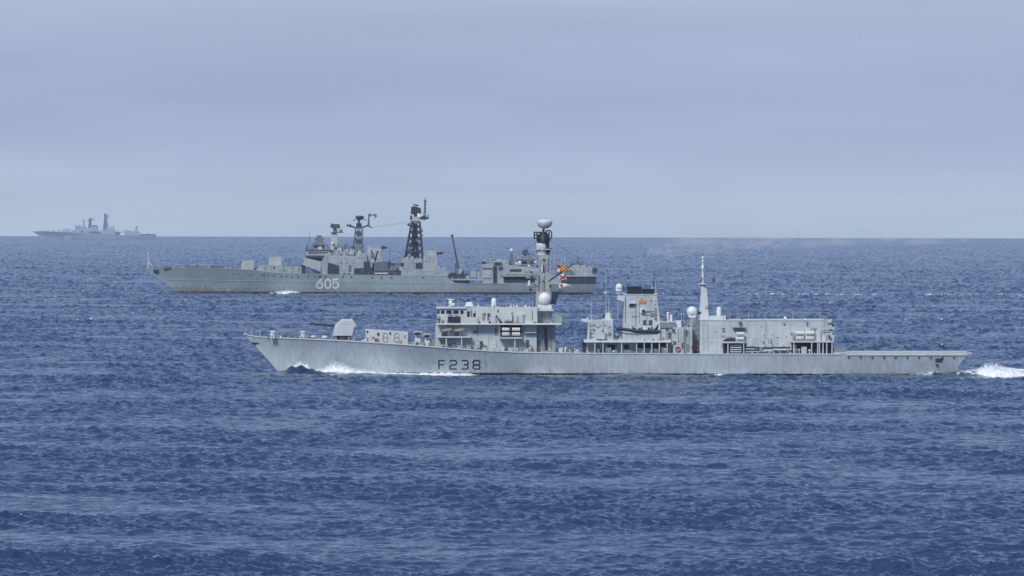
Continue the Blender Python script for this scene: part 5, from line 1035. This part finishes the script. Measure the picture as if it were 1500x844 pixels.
P2('deck_structure', 'u_mid', lambda m: (m.box(838, 386, 856, 390, -3, 3), m.tube((846.4, 0, 389), (846.6, 0, 375.6), .3, .15), m.box(843, 383.6, 850, 386, -1, 1), m.rail([(858, 391), (878, 391.6)], -6, 1.2, 2.4, .07, 2), m.hip(826, 396, 838, 403.8, -7.4, -6, 1, .2)), hd)
P2('helicopter_deck_rail', 'u_light', lambda m: m.rail([(823, 403.8), (874, 403.8)], -8.4, 1.1, 2.4, .07, 2), hd)

G2 = ['u_mid', 'u_dark', 'u_light', 'u_grey']
clutter(F2, dd, [(300, 350, 393.8, 395.2, -2.5, 7), (416, 444, 391.2, 391.2, -3, 4), (449, 537, 367.4, 376, -5, 26), (481, 532, 374, 376.2, -7.5, 12), (545, 588, 385, 390, -4, 12), (590, 617, 379.3, 379.3, -6, 6), (619, 655, 393.4, 396, -8, 8), (658, 706, 409.6, 409.6, -7.8, 12), (706, 745, 384, 381, -4, 9), (746, 790, 390, 393.2, -5, 9), (824, 872, 392.4, 392.4, -5, 9)], G2, 41, 'deck', 5)
wallbits(F2, dd, [(486, 536, 378, 400, -8.2, 10), (590, 655, 398, 410, -8.9, 6), (590, 617, 382, 396, -8.9, 5), (540, 558, 366, 382, -4.6, 5), (621, 640, 372, 386, -4.6, 5), (706, 722, 388, 414, -6.6, 6), (736, 786, 394, 402, -6.4, 6), (826, 866, 394, 403, -6, 6), (736, 784, 407, 416, -5.6, 7), (380, 446, 391, 398, -4.5, 7)], G2, 42, 'wall')
# ------------------------------------------------------------------ the ship on the horizon
fs = empty('far_destroyer', F3.loc); fs.name = 'distant_destroyer'
tag(fs, 'hazy blue-grey warship far off on the left horizon', 'warship', 'warships under way')
H3 = Hull(F3, sheer=[(47, 339.6), (60, 339.4), (100, 341.2), (140, 343), (167, 343.4), (170, 345.4), (206, 345.8), (228, 344.4)],
    stem=[(47, 339.6), (56, 345.6), (60, 353)], stern=[(228, 344.4), (227, 353)], Bd=10, Bw=8.6, keel=-6)
H3.build('f_hazed_grey', 'f_hazed_dark', fs)
P3 = lambda name, mat, fn, par=None, label=None: part(F3, par or fs, name, mat, fn, label)
rnd3 = random.Random(5)
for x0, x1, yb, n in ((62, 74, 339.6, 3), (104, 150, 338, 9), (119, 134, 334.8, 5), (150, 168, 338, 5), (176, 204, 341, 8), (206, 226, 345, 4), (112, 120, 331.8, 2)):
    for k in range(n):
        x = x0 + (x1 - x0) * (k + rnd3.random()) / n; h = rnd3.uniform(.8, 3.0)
        P3('deck_fitting', rnd3.choice(['f_hazed_grey', 'f_hazed_dark']), lambda m: m.box(x, yb - h, x + rnd3.uniform(.4, 1.6), yb + .6, -3, 1))
P3('foredeck_turret', 'f_hazed_grey', lambda m: (m.hip(74, 338, 81, 341, -3, 3, 1, .5), m.hip(84, 337.6, 90, 341.6, -3, 3, 1, .5), m.hip(90, 336.4, 103, 343, -5, 5, 2, .5), m.hip(95, 335, 101, 337, -3, 3, 1, .4)))
P3('bridge_superstructure', 'f_hazed_grey', lambda m: (m.box(104, 337.6, 137, 344, -8, 8), m.hip(110, 331.4, 121, 338, -6, 6, 1.6, 1), m.box(119, 334.6, 134, 338, -6, 6), m.prism([(134, 344), (134, 333), (137, 330.6), (143, 330.8), (144, 339), (150, 341), (150, 344)], -5, 5)))
P3('bridge_detail', 'f_hazed_dark', lambda m: (m.box(111, 334.6, 119, 335.4, -6.3, -6), m.box(110, 330.6, 112, 334, -2, 2), m.box(119, 338.6, 122, 342, -8.3, -8), m.box(130, 340, 147, 343.6, -8.4, -8), m.box(134.6, 331, 142, 332, -5.3, -5)))
P3('radar_tower', 'f_hazed_grey', lambda m: (m.hip(120, 327, 125.6, 336, -2, 2, 1.7, .6), m.box(120.6, 322.6, 124, 325.4, -1.4, 1.4), m.box(122, 324, 123.2, 328, -.6, .6)))
P3('forward_mast', 'f_hazed_dark', lambda m: (m.hip(129, 323, 134.6, 336.4, -2, 2, 1.2, .8), m.box(130.2, 320.6, 134, 323.4, -1.6, 1.6), m.box(127.6, 322.8, 137, 323.6, -.7, .7), m.box(136.4, 319.4, 137.2, 323.4, -.4, .4)))
P3('main_mast', 'f_hazed_dark', lambda m: (m.hip(150.4, 322, 158.6, 338, -3.4, 3.4, 1.9, 1.3), m.box(152.6, 315.4, 156.4, 322.4, -1.5, 1.5), m.box(156.4, 319.6, 159, 320.8, -.6, .6), m.tube((158.6, 0, 320.6), (158.8, 0, 314), .4), m.box(152, 313.8, 156, 315.6, -.8, .8)))
P3('midship_deckhouse', 'f_hazed_grey', lambda m: (m.box(148.6, 337.6, 168.6, 345, -8.4, 8.4), m.box(156, 333.6, 166.6, 338, -5, 5), m.box(160, 333, 168, 334, -3, 3)))
P3('crane', 'f_hazed_dark', lambda m: (m.tube((173.6, 0, 344), (172.4, 0, 337), .5, .3), m.box(169.6, 340.6, 176, 345, -4, 4)))
P3('after_deckhouse', 'f_hazed_grey', lambda m: (m.box(182, 338.4, 193, 345.6, -6, 6), m.box(193, 340, 204, 345.6, -7, 7), m.box(181, 337.8, 186, 339, -4, 4), m.hip(196, 336, 202, 340, -3, 3, 1, .6)))
P3('fire_control_radar', 'f_hazed_dark', lambda m: (m.box(198.4, 333, 201, 336.6, -1, 1), m.tube((199.6, 0, 334), (199.6, 0, 331), .3), m.box(204, 343.6, 227.4, 345.6, -8.6, 8.6)))
m = MB(F3)
for k in range(3): H3.ribbons(m, [[(94.4 + k * 3.6, 346.6), (94.4 + k * 3.6, 350.8), (96.6 + k * 3.6, 350.8), (96.6 + k * 3.6, 346.6), (94.4 + k * 3.6, 346.6)]], .75, .2)
m.build('hull_number', 'u_white', fs, 'faint white number on the side')

# ------------------------------------------------------------------ broken water thrown up by the ships
def spray(name, fr, prof, y0, thick, label, ndrop, seed, drop=.07):
    """heaped foam following a top profile [(px, height m)], lumpy, with loose drops above"""
    rnd = random.Random(seed); np_r = np.random.default_rng(seed)
    x0, x1 = prof[0][0], prof[-1][0]; nx = int((x1 - x0) / fr.S / .12); ny = 9
    from mathutils import noise
    mb = MB(fr); vs = []
    for i in range(nx + 1):
        px = x0 + (x1 - x0) * i / nx; h = interp(prof, px); X = fr.X(px)
        yy = y0(px) if callable(y0) else y0
        for j in range(ny + 1):
            v = j / ny; Y = yy - thick * (v - .15)
            env = math.sin(math.pi * min(1, max(0, v * .9 + .1))) ** .7
            n = noise.noise(Vector((X * .9, Y * 1.1, seed))) * .75 + noise.noise(Vector((X * 2.7, Y * 2.9, seed))) * .5 + noise.noise(Vector((X * 7, Y * 7, seed))) * .3
            Zz = h * env * (1 + .75 * n) - .35 + .05 * n
            vs.append(Vector((X, Y + .15 * n, Zz + .15)))
    mb.add(vs, [(i * (ny + 1) + j, (i + 1) * (ny + 1) + j, (i + 1) * (ny + 1) + j + 1, i * (ny + 1) + j + 1) for i in range(nx) for j in range(ny)], True)
    for _ in range(ndrop):
        px = x0 + (x1 - x0) * rnd.random(); h = interp(prof, px)
        if rnd.random() > h / max(p[1] for p in prof) + .15: continue
        yy = y0(px) if callable(y0) else y0
        c = Vector((fr.X(px), yy - thick * rnd.uniform(.1, .7), h * rnd.uniform(.75, 1.0) + abs(rnd.gauss(0, .16)) * (h + .2)))
        r = drop * rnd.uniform(.3, 1.1)
        mb.add([c + Vector(d) * r for d in ((1, 0, 0), (-1, 0, 0), (0, 1, 0), (0, -1, 0), (0, 0, 1), (0, 0, -1))],
               [(0, 2, 4), (2, 1, 4), (1, 3, 4), (3, 0, 4), (2, 0, 5), (1, 2, 5), (3, 1, 5), (0, 3, 5)])
    me_o = mb.build(name, 'foam'); me_o.location = fr.loc
    tag(me_o, label, 'sea foam', kind='stuff')
    return me_o
yn = lambda px: y1(px, 547) - .2
spray('bow_foam', F1, [(460, .3), (470, .9), (480, 1.4), (487, 1.75), (495, 2.0), (503, 1.75), (512, 1.3), (524, .9), (540, .6), (556, .4), (580, .2)], lambda px: yn(px) - 1.6, 4.2, 'white heap of foam curling off the frigate bow', 1400, 3)
spray('bow_curl', F1, [(411, .0), (418, .9), (427, 1.75), (436, 2.15), (446, 1.85), (456, 1.35), (466, .95), (474, .7)], lambda px: yn(px) - .05, .7, 'thin curl of spray climbing the frigate stem', 500, 5, .05)
spray('stern_foam', F1, [(1398, .7), (1412, .85), (1427, 1.15), (1436, 1.6), (1447, 2.05), (1458, 1.8), (1472, 1.25), (1490, 1.0), (1530, .85), (1600, .5), (1660, 0)], lambda px: -5.0 - max(0, px - 1425) * .08, 8, 'white churned foam rising behind the frigate stern', 3000, 8)
_r = random.Random(21)
def line_prof(x0, x1, base, gap):
    pr = [(x0, 0)]; x = x0
    while x < x1:
        x += _r.uniform(5, 13); pr.append((x, max(0, base * _r.uniform(-gap, 1.2))))
    return pr + [(x + 6, 0)]
spray('waterline_foam', F1, [(530, .7), (552, .5), (575, .42), (600, .32), (622, .38), (640, .42), (655, .5), (668, .42), (690, .25), (706, 0)], yn, 1.5, 'thin white foam line along the frigate side from the bow wave to the number', 500, 9, .05)
spray('waterline_foam', F1, line_prof(712, 1030, .16, .9), yn, 1.2, 'faint broken foam along the waterline amidships', 200, 13, .05)
spray('waterline_foam', F1, [(1036, 0), (1045, .35), (1056, .5), (1066, .35), (1080, .16), (1094, .0)], yn, 1.4, 'short white foam streak along the frigate side below the hangar front', 150, 10, .05)
spray('waterline_foam', F1, line_prof(1170, 1330, .26, .5), yn, 1.4, 'broken foam below the rear end of the frigate hangar', 200, 11, .05)
spray('waterline_foam', F1, [(1330, .2), (1350, .5), (1366, .65), (1380, .45), (1396, .35), (1410, .5), (1425, .6), (1440, .5)], lambda px: min(y1(min(px, 1396), 547) - .2, -4), 1.8, 'foam rising along the frigate quarter to her stern', 600, 14, .06)
spray('bow_foam', F2, [(395, 0), (408, .7), (425, 1.1), (436, .7), (444, 0)], lambda px: y2(px, 431) - 3, 4, 'white foam streak along the destroyer forward side', 150, 12, .2)

# ------------------------------------------------------------------ thin exhaust drifting up and aft from the frigate's funnel
def exhaust():
    path = [(948, 376, .5), (966, 368, 1.6), (990, 357, 2.4), (1030, 350, 3.0), (1090, 347, 2.7), (1180, 346.5, 2.2), (1300, 348, 1.6), (1420, 349.5, 1.2)]
    mb = MB(F1); n = 14; vs = []
    for px, py, rad in path:
        c = mb.P(px, 0, py)
        for k in range(n):
            a = 2 * math.pi * k / n; vs.append(c + Vector((0 if px > 1000 else -rad * .6 * math.sin(a), rad * 1.5 * math.cos(a), rad * math.sin(a))))
    m_ = len(path)
    mb.add(vs, [(j * n + i, j * n + (i + 1) % n, (j + 1) * n + (i + 1) % n, (j + 1) * n + i) for j in range(m_ - 1) for i in range(n)] + [tuple(range(n - 1, -1, -1)), tuple(range((m_ - 1) * n, m_ * n))])
    m = bpy.data.materials.new('funnel_exhaust'); m.use_nodes = True; t = m.node_tree
    for q in list(t.nodes): t.nodes.remove(q)
    o_ = N(t, 'ShaderNodeOutputMaterial'); v = N(t, 'ShaderNodeVolumePrincipled'); v.inputs['Color'].default_value = (.93, .94, .96, 1)
    tc = N(t, 'ShaderNodeTexCoord'); mp = N(t, 'ShaderNodeMapping'); mp.inputs['Scale'].default_value = (.22, .3, .55); t.links.new(tc.outputs['Object'], mp.inputs[0])
    nn = N(t, 'ShaderNodeTexNoise', i_Scale=1.0, i_Detail=4.0, i_Roughness=.6, i_Distortion=.6); t.links.new(mp.outputs[0], nn.inputs['Vector'])
    mr = N(t, 'ShaderNodeMapRange'); t.links.new(nn.outputs['Fac'], mr.inputs[0])
    for k, q in zip(('From Min', 'From Max', 'To Min', 'To Max'), (.46, .70, 0, .2)): mr.inputs[k].default_value = q
    t.links.new(mr.outputs[0], v.inputs['Density']); t.links.new(v.outputs[0], o_.inputs['Volume'])
    o = mb.build('exhaust_plume', m); o.location = F1.loc
    tag(o, 'faint pale exhaust drifting aft from the frigate funnel along the horizon', 'exhaust', kind='stuff')
exhaust()
